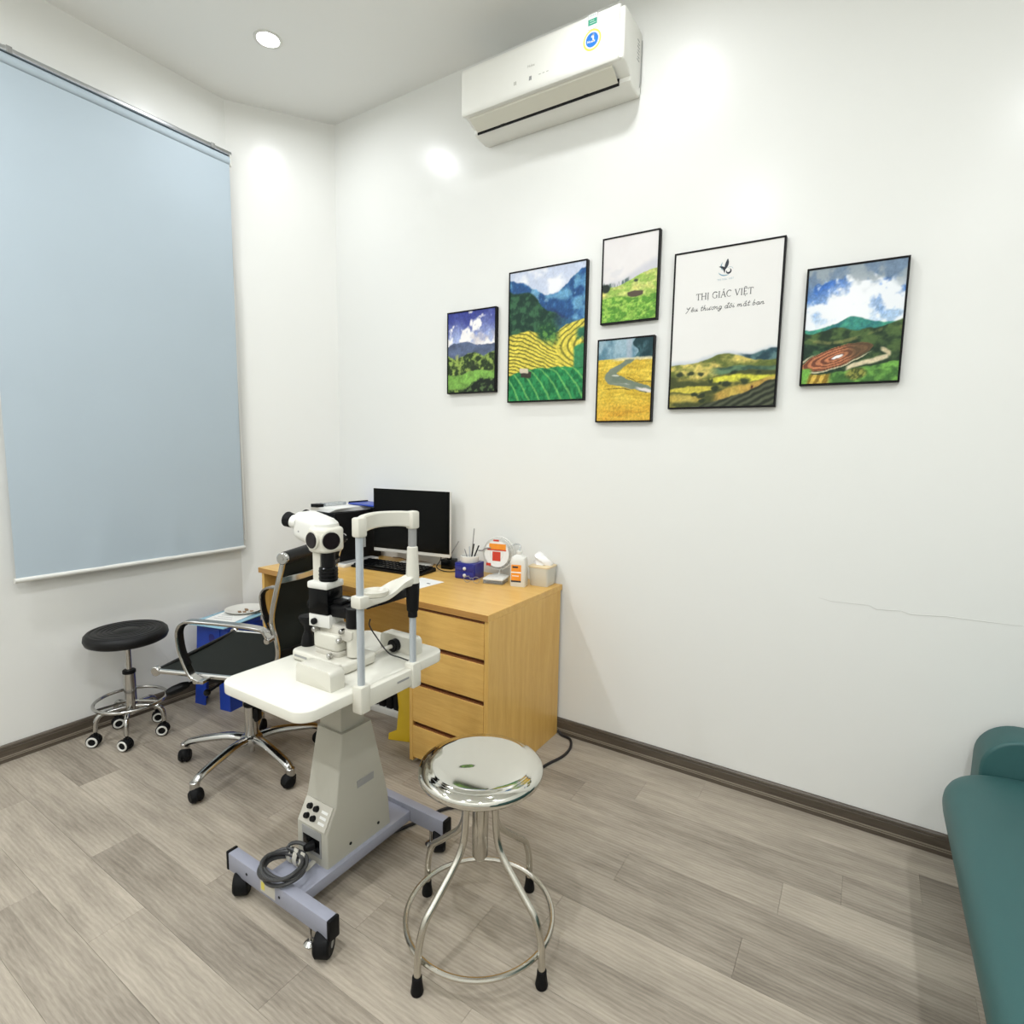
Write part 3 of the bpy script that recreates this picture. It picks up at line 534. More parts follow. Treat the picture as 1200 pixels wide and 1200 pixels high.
CAP = {'T': (.74, [('t', [(.37, 0), (.37, 1)]), serif(.37, 0), ('n', [(.02, .985), (.72, .985)]), ('n', [(.03, .99), (.02, .8)]), ('n', [(.71, .99), (.72, .8)])]),
 'H': (.86, stem(.14)+stem(.72)+[('n', [(.14, .52), (.72, .52)])]), 'I': (.34, stem(.17)),
 'G': (.84, [('t', arc(.44, .5, .38, .5, 45, 170, 10)), ('n', arc(.44, .5, .38, .5, 170, 315, 10)), ('t', [(.71, .05), (.71, .42)]), ('n', [(.58, .43), (.82, .43)]), ('n', [(.71, .83), (.72, .98)])]),
 'A': (.80, [('n', [(.08, 0), (.40, 1)]), ('t', [(.40, 1), (.72, 0)]), ('n', [(.2, .36), (.6, .36)]), serif(.09, 0), serif(.72, 0)]),
 'C': (.78, [('t', arc(.44, .5, .38, .5, 60, 190, 12)), ('n', arc(.44, .5, .38, .5, 190, 310, 10)), ('n', [(.68, .78), (.69, .98)])]),
 'V': (.80, [('t', [(.08, 1), (.40, 0)]), ('n', [(.40, 0), (.72, 1)]), serif(.09, 1), serif(.72, 1)]),
 'E': (.66, stem(.14)+[('n', [(.14, .985), (.56, .985)]), ('n', [(.14, .52), (.46, .52)]), ('n', [(.14, .015), (.58, .015)]), ('n', [(.56, .98), (.57, .84)]), ('n', [(.58, .02), (.6, .18)])])}
def title(mb, words, x0, x1, zb, cap, wt, wn, yy, S):
    seq = []; x = 0
    for ch, acc in words:
        if ch == ' ': x += .42; continue
        seq.append((ch, acc, x)); x += CAP[ch][0]+.07
    k = (x1-x0)/x
    for ch, acc, ox in seq:
        for kind, pl in CAP[ch][1]: ribbon(mb, [(x0+(ox+a)*k, zb+b*cap) for a, b in pl], wt if kind == 't' else wn, yy, S)
        c = CAP[ch][0]/2
        for a in acc:
            pl = {'.': [(c-.06, -.2), (c+.06, -.2)], "'": [(c-.05, 1.12), (c+.14, 1.32)], '^': [(c-.2, 1.1), (c, 1.28), (c+.2, 1.1)]}[a]
            ribbon(mb, [(x0+(ox+p)*k, zb+q*cap) for p, q in pl], wt*.9 if a == '.' else wn*1.3, yy, S)
W1 = [('T', ''), ('H', ''), ('I', '.'), (' ', ''), ('G', ''), ('I', ''), ('A', "'"), ('C', ''), (' ', ''), ('V', ''), ('I', ''), ('E', '^.'), ('T', '')]
S = poster.location
mb = MB(); title(mb, W1, 2.463, 2.678, 1.9995, .0235, .0030, .0018, -.0226, S); tag(mb.build('title_lettering', 'inkg', poster), 'grey serif lettering THỊ GIÁC VIỆT')
mb = MB(); title(mb, W1, 2.541, 2.603, 2.064, .0055, .0007, .0005, -.0226, S); mb.build('small_lettering', 'inkb', poster)
O_ = arc(.3, .5, .3, .5, 70, 430, 12)
def brk(x): return [(x-.22, 1.55), (x-.1, 1.4), (x+.1, 1.4), (x+.22, 1.55)]
def hat(x): return [(x-.22, 1.3), (x, 1.6), (x+.22, 1.3)]
LC = {'Y': (1.25, [[(.05, 1.9), (.2, 1.3), (.55, 1.25), (1.0, 2.0)], [(1.0, 2.0), (.65, .9), (.35, 0), (.1, -.5)]]), 'ê': (.85, [[(.05, .5), (.55, .65), (.45, 1.), (.15, .8), (.08, .3), (.35, 0), (.8, .35)], hat(.35)]),
 'u': (.95, [[(0, 1), (.02, .3), (.25, 0), (.6, .7)], [(.65, 1), (.6, .2), (.75, 0), (.95, .3)]]), 't': (.6, [[(.25, 1.9), (.12, .4), (.25, 0), (.55, .3)], [(-.1, 1.15), (.55, 1.25)]]), 'h': (.9, [[(.15, 2.1), (0, 0)], [(.02, .4), (.35, 1), (.52, .75), (.48, .15), (.65, 0), (.9, .3)]]),
 'ư': (1.0, [[(0, 1), (.02, .3), (.25, 0), (.6, .7)], [(.65, 1), (.6, .2), (.75, 0), (.95, .3)], [(.65, 1), (.85, 1.15), (.85, 1.35)]]), 'ơ': (.8, [O_, [(.5, .95), (.75, 1.1), (.75, 1.35)]]), 'n': (.9, [[(0, 1), (0, 0)], [(.02, .5), (.35, 1), (.52, .75), (.48, .15), (.65, 0), (.9, .3)]]),
 'g': (.85, [O_, [(.62, 1), (.55, -.4), (.25, -.85), (-.1, -.6), (.3, -.25), (.8, .2)]]), 'đ': (.95, [O_, [(.75, 2.1), (.6, .3), (.75, 0), (.95, .3)], [(.45, 1.65), (1., 1.75)]]), 'ô': (.8, [O_, hat(.35)]), 'i': (.5, [[(.1, 1), (.05, .2), (.2, 0), (.5, .3)], [(.12, 1.4), (.16, 1.5)]]),
 'm': (1.35, [[(0, 1), (0, 0)], [(.02, .5), (.3, 1), (.42, .75), (.4, 0)], [(.42, .5), (.75, 1), (.9, .75), (.86, .15), (1., 0), (1.3, .3)]]), 'ắ': (.9, [O_, [(.62, 1), (.58, .2), (.7, 0), (.9, .3)], brk(.35), [(.35, 1.65), (.55, 1.95)]]), 'b': (.8, [[(.2, 2.1), (.02, .2), (.3, 0), (.6, .4), (.4, .9), (.1, .7)]]), 'ạ': (.9, [O_, [(.62, 1), (.58, .2), (.7, 0), (.9, .3)], [(.3, -.4), (.36, -.5)]])}
mb = MB(); line = 'Yêu thương đôi mắt bạn'; tot = sum(.55 if c == ' ' else LC[c][0]+.06 for c in line); k = (2.720-2.424)/tot; xo = 2.424; xh = .0098
for c in line:
    if c == ' ': xo += .55*k; continue
    for pl in LC[c][1]: ribbon(mb, [(xo+p.x*k*.92+.22*p.y*xh, 1.9565+p.y*xh) for p in cr([(a, b, 0) for a, b in pl], 3)], .0021, -.0226, S)
    xo += (LC[c][0]+.06)*k
tag(mb.build('script_lettering', 'inkg', poster), 'grey handwritten lettering Yêu thương đôi mắt bạn')
def leafshape(mb, p, q, w, bend, S):
    p = Vector((*p, 0)); q = Vector((*q, 0)); d = q-p; n = Vector((-d.y, d.x, 0)); pts = []; ws = []
    for k in range(13):
        a = k/12; pts.append(tuple((p+d*a+n*bend*math.sin(PI*a))[:2])); ws.append(max(.0004, w*math.sin(PI*min(1, a*.95+.03))**.8))
    ribbon(mb, pts, ws, -.0226, S)
mb = MB(); leafshape(mb, (2.566, 2.101), (2.577, 2.142), .013, -.06, S); leafshape(mb, (2.567, 2.090), (2.545, 2.116), .0085, -.25, S); ribbon(mb, arc(2.582, 2.0965, .0085, .0085, -200, 60, 14), [.001+.006*math.sin(PI*i/14) for i in range(15)], -.0226, S); tag(mb.build('logo_leaf', 'ink', poster), 'dark leaf-shaped logo')
mb = MB(); leafshape(mb, (2.560, 2.100), (2.558, 2.132), .004, .18, S); ribbon(mb, arc(2.570, 2.104, .028, .0235, 205, 300, 14), [.0008+.0035*math.sin(PI*i/14) for i in range(15)], -.0226, S); ribbon(mb, arc(2.586, 2.098, .013, .0125, 20, 130, 10), .001, -.0226, S); mb.build('logo_swirl', 'inkb', poster)

# ================================================================== DESK
def desk():
    x0, x1, y0, dh = .405, 1.89, -.632, .75
    t = thing('office_desk', 'beech laminate office desk with four drawers against the wall', 'desk', ((x0+x1)/2, y0/2, 0)); S = t.location
    def B(mb, n, m, p=t, **k): return mb.build(n, m, p, shift=S, **k)
    B(MB().box(x0, x1, y0, -.004, dh-.028, dh, .0015, 1), 'worktop', 'desk')
    B(MB().box(x0, x1, y0-.0008, y0, dh-.027, dh-.001), 'edge_band', 'edge')
    B(MB().box(x1-.02, x1, y0+.006, -.02, .0, dh-.028, .001, 1), 'side_panel', 'deskv')
    B(MB().box(x0+.02, x0+.04, y0+.006, -.02, .0, dh-.028, .001, 1), 'side_panel', 'deskv')
    B(MB().box(x0+.04, 1.46, -.16, -.142, .30, dh-.028), 'modesty_panel', 'desk')
    px0, px1 = 1.472, x1-.0205
    ped = B(MB().box(px0, px0+.018, y0+.006, -.03, .02, dh-.028).box(px0, px1, -.05, -.03, .02, dh-.028).box(px0+.018, px1, y0+.03, -.03, .02, .04), 'pedestal', 'deskv')
    B(MB().box(px0+.018, px1, y0+.028, y0+.032, .04, dh-.03), 'recess_panel', 'groove')
    for (a, b) in ((.562, .708), (.390, .541), (.203, .369), (.036, .181)):
        d = B(MB().box(px0+.001, px1-.002, y0+.008, y0+.028, a, b, .0012, 1), 'drawer', 'desk')
        B(MB().box(px0+.006, px1-.006, y0+.014, y0+.029, b, b+.006), 'finger_groove', 'groove', d)
desk()
DZ = .75
def P_(name, label, cat, x, y, z=DZ, rz=0., group=None): return thing(name, label, cat, (x, y, z), rz, group)
# computer tower
t = P_('computer_tower', 'black computer tower standing on the desk beside the monitor', 'computer', .615, -.20)
MB().box(-.085, .085, -.155, .17, .004, .285, .004).build('case', 'black', t); MB().box(-.083, .083, -.163, -.154, .006, .283, .004).build('front_bezel', 'blackg', t)
MB().box(-.06, .06, -.165, -.162, .23, .245, .001).build('disc_drive', 'black', t); MB().cyl((0, -.162, .19), (0, -.166, .19), .008).build('power_button', 'greyp', t)
for a in (-.07, .07): MB().box(a-.01, a+.01, -.14, .15, 0, .005).build('foot', 'rubber', t)
# things on the tower
o = P_('paper_stack', 'stack of white papers and packets on top of the computer tower', 'papers', .575, -.20, DZ+.285)
for k in range(5):
    q = MB().box(-.10, .09, -.15, .12, .0045*k, .0045*k+.004, .0005, 1).build('sheet', 'paper', o); q.rotation_euler[2] = (k-2)*.06
MB().box(-.085, -.03, -.10, .05, .0225, .04, .004).build('packet', 'clear', o); MB().box(-.075, -.02, -.165, -.12, .0225, .04, .002).build('clip', 'black', o)
q = MB().box(-.11, .14, -.04, .17, .0228, .030, .002).build('blue_folder', 'blue'); q.location = (.66, -.115, DZ+.2880); q.rotation_euler = (0, 0, -.12); tag(q, 'flat blue plastic folder on the papers atop the tower', 'folder')
MB().tube([(-.115, -.03, .033), (-.115, .16, .033)], .004, 8).build('spine', 'black', q)
# monitor
mt = P_('computer_monitor', 'slim black-screened monitor with white rim on the desk', 'monitor', 1.027, -.13, DZ, math.radians(9.5))
MB().box(-.240, .240, .006, .024, .070, .418, .004).build('rear_shell', 'white', mt); MB().box(-.243, .243, -.002, .007, .067, .420, .003).build('rim', 'white', mt)
MB().box(-.2405, .2405, -.0032, -.0018, .086, .4175).build('screen', 'screen', mt)
MB().box(-.018, .018, .02, .035, .01, .2, .003).build('stand_neck', 'white', mt); MB().prism(rr(-.10, .10, -.012, .085, .02), 'z', 0, .010, .002).build('stand_foot', 'white', mt)
# keyboard
k = P_('keyboard', 'black computer keyboard with many keys in front of the monitor', 'keyboard', .99, -.165, DZ, math.radians(-1)); k.location = (1.005, -.245, DZ)
k.rotation_euler[2] = math.radians(5)
MB().prism([(-.075, .002), (-.075, .012), (.07, .022), (.075, .018), (.075, .002)], 'x', -.225, .225, .002).build('case', 'black', k)
key = None
for r in range(5):
    for c in range(18):
        if r == 0 and 4 <= c <= 8 and c != 4: continue
        wd = .019*5 if (r == 0 and c == 4) else .019
        xx = -.206+c*.0242+(wd/2-.0095 if wd > .02 else 0); xx = -.206+(c+(2 if wd > .02 else 0))*.0242; yy = -.055+r*.0265; zz = .0145+(yy+.075)*.07
        if wd > .02: o = MB().box(-.055, .055, -.0105, .0105, 0, .006, .002, 1).build('key', 'blackg', k)
        elif key is None: o = MB().box(-.0098, .0098, -.0105, .0105, 0, .006, .002, 1).build('key', 'blackg', k); key = o.data
        else: o = bpy.data.objects.new('key', key); col.objects.link(o); o.parent = k
        o.location = (xx, yy, zz)
# white desktop tray left of the keyboard
t = P_('document_tray', 'white flat plastic tray with grey inlay left of the keyboard', 'tray', .740, -.25, DZ, math.radians(3))
MB().prism(rr(-.035, .035, -.13, .14, .012), 'z', 0, .018, .003).build('body', 'white', t); MB().prism(rr(-.024, .024, -.11, .12, .006), 'z', .018, .0195).build('inlay', 'greyp', t)
# sheet of paper on the desk
t = P_('paper_sheet', 'white sheet of paper lying on the desk behind the chin rest', 'paper', 1.325, -.41, DZ+.0005, math.radians(-4))
MB().box(-.075, .075, -.105, .105, 0, .0012).build('sheet', 'paper', t); MB().box(-.055, -.02, -.08, -.07, .0012, .0015).box(.03, .05, .03, .04, .0012, .0015).box(.04, .05, -.06, -.05, .0012, .0015).build('print', 'ink', t)
# reed diffuser
t = P_('reed_diffuser', 'black cube reed diffuser with three sticks beside the monitor', 'diffuser', 1.225, -.045, DZ, math.radians(8))
MB().box(-.034, .034, -.034, .034, 0, .052, .005).build('jar', 'blackg', t); MB().cyl((0, 0, .052), (0, 0, .066), .013).build('cap', 'black', t)
for a, b, c, m in ((-.010, -.01, .175, 'black'), (.05, .015, .15, 'greyp'), (.0, .01, .14, 'white')): MB().cyl((0, 0, .06), (a, b, c), .003, n=8).build('reed', m, t)
# blue organiser box with pens
t = P_('organiser_box', 'navy blue box with two white knobs and a white cup on top', 'organiser', 1.440, -.150, DZ, math.radians(6))
MB().prism(rr(-.058, .058, -.052, .052, .012), 'z', 0, .080, .003).build('box', 'navy', t)
for z in (.018, .052): MB().box(-.052, .052, -.0545, -.0515, z-.012, z+.02, .001).build('drawer', 'navy', t); MB().ball((.005, -.058, z+.003), .0085, 8).build('knob', 'white', t)
MB().lathe([(.0, .080), (.043, .080), (.046, .085), (.046, .110), (.042, .1125), (.040, .110), (.040, .092), (0, .092)], n=28).build('cup', 'white', t)
for i, (dx, dy, L_, m) in enumerate(((.014, .006, .255, 'greyp'), (.020, .0, .18, 'black'), (-.012, .01, .16, 'alu'), (.03, .012, .17, 'black'), (-.02, -.004, .15, 'greyp'))):
    q = MB().cyl((0, 0, 0), (dx*.8, dy, L_-.1), .0035 if m != 'greyp' else .0028, n=10, bev=.001).build('pen', m); q.location = (1.440+dx*.5, -.150+dy, DZ+.093)
    tag(q, ['long grey thin rod standing in the white cup', 'thick black pen standing in the white cup', 'silver pen standing in the white cup', 'black pen leaning right in the white cup', 'short grey pen standing in the white cup'][i], 'pen', 'pens in the cup')
# small round fan
t = P_('desk_fan', 'small round white desk fan with red and orange stickers', 'fan', 1.562, -.068, DZ, math.radians(10))
MB().lathe([(0, 0), (.05, 0), (.052, .008), (.03, .016), (0, .018)], n=28).build('base', 'white', t); MB().tube(cr([(0, .0, .012), (.0, .012, .03), (0, .018, .06)], 5), .007, 10).build('neck', 'white', t)
F = Matrix.Translation((0, 0, .125)) @ Matrix.Rotation(math.radians(90), 4, 'X')
mb = MB()
for r, z in ((.082, 0), (.080, .018), (.066, .026), (.05, .029), (.034, .030), (.080, -.018), (.066, -.026)): mb.tube([(r*math.cos(2*PI*j/36), r*math.sin(2*PI*j/36), z) for j in range(36)], .0016 if r < .081 else .003, 6, True, F)
for j in range(20):
    c, s_ = math.cos(2*PI*j/20), math.sin(2*PI*j/20); mb.tube([(.082*c, .082*s_, 0), (.080*c, .080*s_, .018), (.05*c, .05*s_, .029), (.018*c, .018*s_, .03)], .001, 5, False, F); mb.tube([(.082*c, .082*s_, 0), (.080*c, .080*s_, -.018), (.02*c, .02*s_, -.028)], .001, 5, False, F)
MB_cage = mb.build('cage', 'white', t)
MB().cyl((0, 0, -.03), (0, 0, -.005), .03, mx=F).build('motor', 'white', t); MB().cyl((0, 0, .02), (0, 0, .031), .02, mx=F).build('hub', 'white', t)
for a in range(3):
    bl = [(.012, .0), (.03, .024), (.06, .034), (.072, .01), (.06, -.018), (.03, -.014)]
    MB().prism(bl, 'z', -.001, .001, mx=F @ Matrix.Rotation(a*2*PI/3, 4, 'Z') @ Matrix.Rotation(.4, 4, 'X')).build('blade', 'paper', t)
MB().cyl((0, 0, .0295), (0, 0, .0305), .066, n=32, mx=F).build('grille_card', 'paper', t)
MB().box(-.040, .050, .018, .052, .0308, .0318, .001, 1, mx=F).build('orange_sticker', 'orange', t); MB().box(-.022, .022, -.035, .012, .0308, .0318, .001, 1, mx=F).build('red_sticker', 'red', t)
for q_ in ((-.05, .052, .018, .024), (-.018, .012, .064, .072), (-.056, -.03, -.062, -.048)): MB().box(*q_, .0300, .0321, 0, 1, mx=F).build('red_strip', 'red', t)
MB().tube(cr([(-.10, -.03, .135), (-.075, -.034, .138), (-.06, -.036, .15), (-.03, -.036, .155)], 4), .0035, 8).build('clip_arm', 'greyp', t)
# flat box
t = P_('flat_box', 'flat pale translucent plastic box in front of the small fan', 'box', 1.607, -.16, DZ, math.radians(14))
MB().box(-.05, .05, -.045, .045, 0, .02, .003).build('base', 'clear', t); MB().box(-.052, .052, -.047, .047, .018, .026, .003).build('lid', 'white', t)
# spectacles-like wire frame
t = P_('wire_glasses', 'thin wire glasses lying beside the navy box', 'glasses', 1.53, -.255, DZ+.001, math.radians(12))
for a in (-.024, .024): MB().tube([(a+.017*math.cos(2*PI*j/20), .002, .019+.015*math.sin(2*PI*j/20)) for j in range(20)], .0012, 6, True).build('lens_rim', 'greyp', t)
MB().tube(cr([(-.008, .002, .024), (0, .0, .027), (.008, .002, .024)], 3), .0012, 6).build('bridge', 'greyp', t)
for a in (-.042, .042): MB().tube(cr([(a, .002, .024), (a, .06, .02), (a*.95, .09, .005)], 4), .0012, 6).build('temple', 'greyp', t)
# bottle
t = P_('cleaner_bottle', 'white square plastic bottle with orange label on the desk', 'bottle', 1.733, -.150, DZ, math.radians(16))
rings = []
for z, a, b, r in ((0, .036, .026, .010), (.004, .038, .028, .011), (.12, .038, .028, .011), (.138, .034, .025, .011), (.150, .018, .016, .0158), (.153, .013, .013, .0128)): rings.append([(p, q, z) for p, q in rr(-a, a, -b, b, r, 4)])
MB().loft(rings).build('body', 'white', t); MB().cyl((0, 0, .152), (0, 0, .168), .0145, bev=.002).build('cap', 'white', t)
lb = MB().box(-.031, .017, -.0286, -.0278, .022, .105).build('label', 'orange', t); MB().box(-.031, .017, -.029, -.0284, .066, .072).box(-.026, .006, -.029, -.0284, .05, .054).build('label_print', 'paper', lb); MB().box(-.031, .017, -.029, -.0284, .022, .03).box(-.026, .002, -.029, -.0284, .09, .098).build('label_strip', 'ink', lb)
MB().tube(cr([(0, 0, .165), (0, .01, .19), (-.02, .012, .197), (-.035, .01, .19)], 5), .004, 8).build('spout', 'clear', t)
# tissue box
t = P_('tissue_box', 'cream tissue box with beige lid and a tissue pulled out', 'tissue box', 1.812, -.064, DZ, math.radians(4))
mb = MB(); mb.loft([[(p, q, z) for p, q in rr(-a, a, -b, b, .014, 5)] for z, a, b in ((0, .044, .044), (.003, .047, .046), (.088, .053, .052))]); mb.build('box', 'cream', t)
MB().prism(rr(-.055, .055, -.054, .054, .014), 'z', .088, .096, .002).build('lid', 'beige', t)
rings = []
for i in range(9):
    z = .094+i*.0075; r = .026+.006*math.sin(i/8*3.1)-.026*(i/8)**1.6+.003; rings.append([((r*(1+.45*math.sin(3*a+i*.35))*math.cos(a))*1.3-.020*i/8, r*(.55+.3*math.sin(2*a+i))*math.sin(a), z+.006*math.sin(4*a+i)) for a in [2*PI*j/28 for j in range(28)]])
MB().loft(rings).build('tissue', 'tissue', t, ang=70)
# cables behind the monitor on the desk
for i, (pts, m, lab) in enumerate((([(.80, -.035, .758), (.87, -.04, .762), (.95, -.05, .756), (1.02, -.035, .76), (1.12, -.04, .756)], 'brown', 'thin brown cable lying on the desk behind the keyboard'), ([(1.17, -.06, .85), (1.18, -.06, .80), (1.20, -.12, .768), (1.25, -.135, .756), (1.30, -.13, .756), (1.33, -.09, .756)], 'cordm', 'black cable looping down from the monitor beside the diffuser'))):
    tag(MB().tube(cr(pts, 6), .0028, 7).build('cable', m), lab, 'cable')
# ------------------------------------------------------------------ under the desk
t = thing('power_strip', 'white power strip with black adapters on the floor under the desk', 'power strip', (1.06, -.33, 0), math.radians(3))
MB().box(-.17, .17, -.03, .03, 0, .035, .004).build('body', 'white', t)
for k, h in ((-.09, .09), (-.04, .07), (.01, .10), (.06, .08), (.12, .10)): MB().box(k-.02, k+.02, -.022, .024, .034, .034+h, .006).build('adapter', 'black', t)
t = thing('yellow_sign', 'yellow plastic folding sign standing under the desk by the drawers', 'sign', (1.322, -.50, 0), math.radians(20))
MB().prism([(-.08, 0), (.05, 0), (.05, .03), (.03, .04), (.03, .27), (-.06, .32), (-.035, .16), (-.04, .05), (-.08, .03)], 'y', -.006, .006, .001, mx=Matrix.Rotation(math.radians(-7), 4, 'X')).build('front_panel', 'yellow', t)
MB().prism([(-.05, 0), (.05, 0), (.03, .27), (-.045, .30)], 'y', -.004, .004, .001, mx=Matrix.Translation((0, .085, 0)) @ Matrix.Rotation(math.radians(7), 4, 'X')).build('rear_panel', 'yellow', t)

# ================================================================== SLIT LAMP TABLE
def ycaster(B, x, y, rot, r=.036, w_=.034, par=None, wheel='rubber', hub='greyp', top=.07):
    mx = T(x, y, 0, rot)
    c = B(MB().box(-.012, .022, -.015, .015, r+.012, top, .005, mx=mx).prism([(-.03, r), (-.022, r+.02), (.0, r+.030), (.022, r+.026), (.022, r+.012), (-.01, r)], 'y', -.006, .006, .002, mx=mx).cyl((.008, 0, r+.02), (.008, 0, top+.012), .007, mx=mx), 'caster', 'black')
    B(MB().cyl((-.006, -.006-w_/2, r), (-.006, .006+w_/2, r), r, n=26, bev=.006, mx=mx), 'wheel', wheel, c)
    if hub:
        for sgn in (-1, 1): B(MB().cyl((-.006, sgn*(.006+w_/2-.001), r), (-.006, sgn*(.006+w_/2+.001), r), r*.3, n=16, mx=mx), 'wheel_hub', hub, c)
    return c
def slit_lamp_table():
    cx, cy = 1.725, -1.21
    t = thing('slit_lamp_table', 'white-topped wheeled instrument table on a lavender grey H-shaped base', 'table', (cx, cy, 0)); S = t.location
    def B(mb, n, m, p=t, **k): return mb.build(n, m, p, shift=S, **k)
    for yy in (-1.452, -.963):
        b = B(MB().box(1.488, 1.952, yy-.017, yy+.017, .062, .12, .003), 'foot_bar', 'lav')
        for s_, xe in ((-1, 1.488), (1, 1.952)): B(MB().box(min(xe, xe+s_*.012), max(xe, xe+s_*.012), yy-.018, yy+.018, .060, .122, .004), 'end_cap', 'black', b)
    bb = t.children
    B(MB().box(1.645, 1.803, -1.436, -.979, .066, .103, .003), 'base_beam', 'lav')
    for (x, y, r) in ((1.535, -1.452, 2.35), (1.925, -1.455, 2.13), (1.925, -.965, 2.2), (1.535, -.965, 1.5)): ycaster(B, x, y, r, top=.064)
    for (x, y) in ((1.868, -1.458), (1.885, -.965)): B(MB().cyl((x, y, .012), (x, y, .066), .0045, n=10).lathe([(0, 0), (.018, 0), (.019, .004), (.012, .010), (.007, .013), (0, .013)], (x, y, 0), 20), 'levelling_foot', 'chrome')
    for x in (1.585, 1.745): B(MB().cyl((x, -1.4688, .091), (x, -1.4698, .091), .0045, n=12), 'bolt', 'black')
    lab = B(MB().box(1.655, 1.725, -1.4696, -1.469, .072, .110), 'warning_label', 'bone'); B(MB().box(1.66, 1.676, -1.4702, -1.4695, .080, .104), 'label_mark', 'yel', lab)
    # tapering shroud
    def ring(z, xa, xb, ya, yb): return [(p, q, z) for p, q in rr(xa, xb, ya, yb, .006, 3)]
    B(MB().loft([ring(.103, 1.645, 1.788, -1.331, -1.062), ring(.215, 1.645, 1.788, -1.331, -1.072), ring(.285, 1.646, 1.785, -1.292, -1.085), ring(.50, 1.652, 1.771, -1.252, -1.128)]), 'shroud', 'greybeige')
    # sloping fuse panel on the -y face
    sl = Matrix.Translation((1.716, -1.3125, .25)) @ Matrix.Rotation(-math.atan2(.07, .039)+PI/2*0, 4, 'X')
    n_ = Vector((0, -.07, .039)).normalized(); a_ = Vector((0, .039, .07)).normalized()
    def onp(u, v, h): return Vector((1.716+u, -1.3125, .25))+a_*v+n_*h
    pv = [onp(u, v, h) for h in (.0, .003) for u, v in ((-.062, -.036), (.062, -.036), (.062, .036), (-.062, .036))]
    fp = B(MB().add([tuple(p) for p in pv], [(0, 1, 2, 3), (4, 5, 6, 7), (0, 1, 5, 4), (1, 2, 6, 5), (2, 3, 7, 6), (3, 0, 4, 7)]), 'fuse_panel', 'bone')
    for u in (-.030, .0):
        for v in (-.014, .014): B(MB().cyl(tuple(onp(u, v, .003)), tuple(onp(u, v, .014)), .0095, .008, 16), 'fuse_knob', 'black', fp)
    for v in (-.018, -.002, .014): B(MB().add([tuple(onp(u, v+w_, .0034)) for u, w_ in ((.022, -.004), (.05, -.004), (.05, .004), (.022, .004))], [(0, 1, 2, 3)]), 'panel_print', 'paper', fp)
    B(MB().box(1.672, 1.762, -1.3335, -1.330, .128, .212, .001), 'socket_plate', 'greyp'); B(MB().box(1.678, 1.756, -1.3345, -1.333, .142, .186, .001), 'power_inlet', 'blackg')
    pl = B(MB().box(1.7815, 1.7848, -1.205, -1.135, .302, .326), 'name_plate', 'greyp'); 
    for yy in (-1.24, -1.12): B(MB().cyl((1.788, yy, .135), (1.7895, yy, .135), .005, n=12), 'screw', 'black')
    for k, xx in enumerate((1.668, 1.70, 1.732)): B(MB().band(cr([(xx, -1.335, .112), (xx, -1.372, .106), (xx, -1.385, .13), (xx, -1.375, .165)], 4), (1, 0, 0), .018, .004), 'cord_hook', 'bone')
    # lifting column and top
    B(MB().box(1.656, 1.758, -1.244, -1.146, .495, .69, .004), 'column', 'greybeige')
    B(MB().box(1.60, 1.86, -1.40, -1.02, .672, .684, .002), 'support_plate', 'greyp')
    B(MB().prism(rr(1.546, 1.930, -1.512, -.935, .05, 8), 'z', .682, .715, .004, 3), 'tabletop', 'tabtop')
    # slide-rail covers at both ends of the instrument's travel
    for (ya, yb, n) in ((-1.385, -1.335, 'rail_cover'), (-1.050, -1.008, 'rail_cover')):
        B(MB().prism(rr(1.735, 1.885, .715, .772, (.016, .016, .001, .001)), 'y', ya, yb, .006), n, 'cream')
    b2 = B(MB().cyl((1.81, -1.052, .742), (1.81, -1.07, .742), .021, n=20).cyl((1.81, -1.07, .742), (1.81, -1.075, .742), .017), 'rail_wheel', 'black')
    B(MB().cyl((1.81, -1.335, .742), (1.81, -1.05, .742), .007), 'rail_axle', 'bone')
    # chin rest frame clamped to the patient's edge
    X = 1.945; ya, yb = -1.328, -1.118
    cb = B(MB().box(1.931, 1.958, ya-.012, yb+.012, .664, .718, .004), 'chin_rest_bracket', 'cream')
    for yy in (ya, yb): B(MB().box(1.926, 1.964, yy-.019, yy+.019, .655, .735, .006), 'corner_block', 'cream', cb)
    B(MB().box(1.9582, 1.959, -1.20, -1.15, .694, .700), 'bracket_print', 'greyp', cb)
    for yy, zt in ((ya, 1.16), (yb, 1.15)): B(MB().cyl((X, yy, .73), (X, yy, zt), .0105, n=20), 'upright_post', 'post', cb)
    # forehead arch: curved band between the posts, bowed towards the examiner
    pts = cr([(X+.006, ya-.004, 0), (X-.020, ya+.035, 0), (X-.038, (ya+yb)/2, 0), (X-.020, yb-.035, 0), (X+.006, yb+.004, 0)], 8); rings = []
    for i, p in enumerate(pts):
        k = i/(len(pts)-1); zb = 1.151+.014*math.sin(PI*k)**.7; zt = 1.203+.006*math.sin(PI*k)
        tgt = (pts[min(i+1, len(pts)-1)]-pts[max(i-1, 0)]).normalized(); nn = Vector((-tgt.y, tgt.x, 0))*.011
        rings.append([(p.x+nn.x*a, p.y+nn.y*a, zz) for a, zz in ((-1, zb+.004), (-.7, zb), (.7, zb), (1, zb+.004), (1, zt-.004), (.7, zt), (-.7, zt), (-1, zt-.004))])
    B(MB().loft(rings), 'forehead_rest', 'cream', cb)
    for yy in (ya, yb): B(MB().box(X-.014, X+.016, yy-.016, yy+.016, 1.152, 1.206, .006), 'forehead_clamp', 'cream', cb)
    B(MB().cyl((X, ya+.008, 1.152), (X, ya+.008, 1.125), .011, n=16).cyl((X, yb, 1.10), (X, yb, 1.152), .0125, n=16), 'clamp_collar', 'greyp', cb)
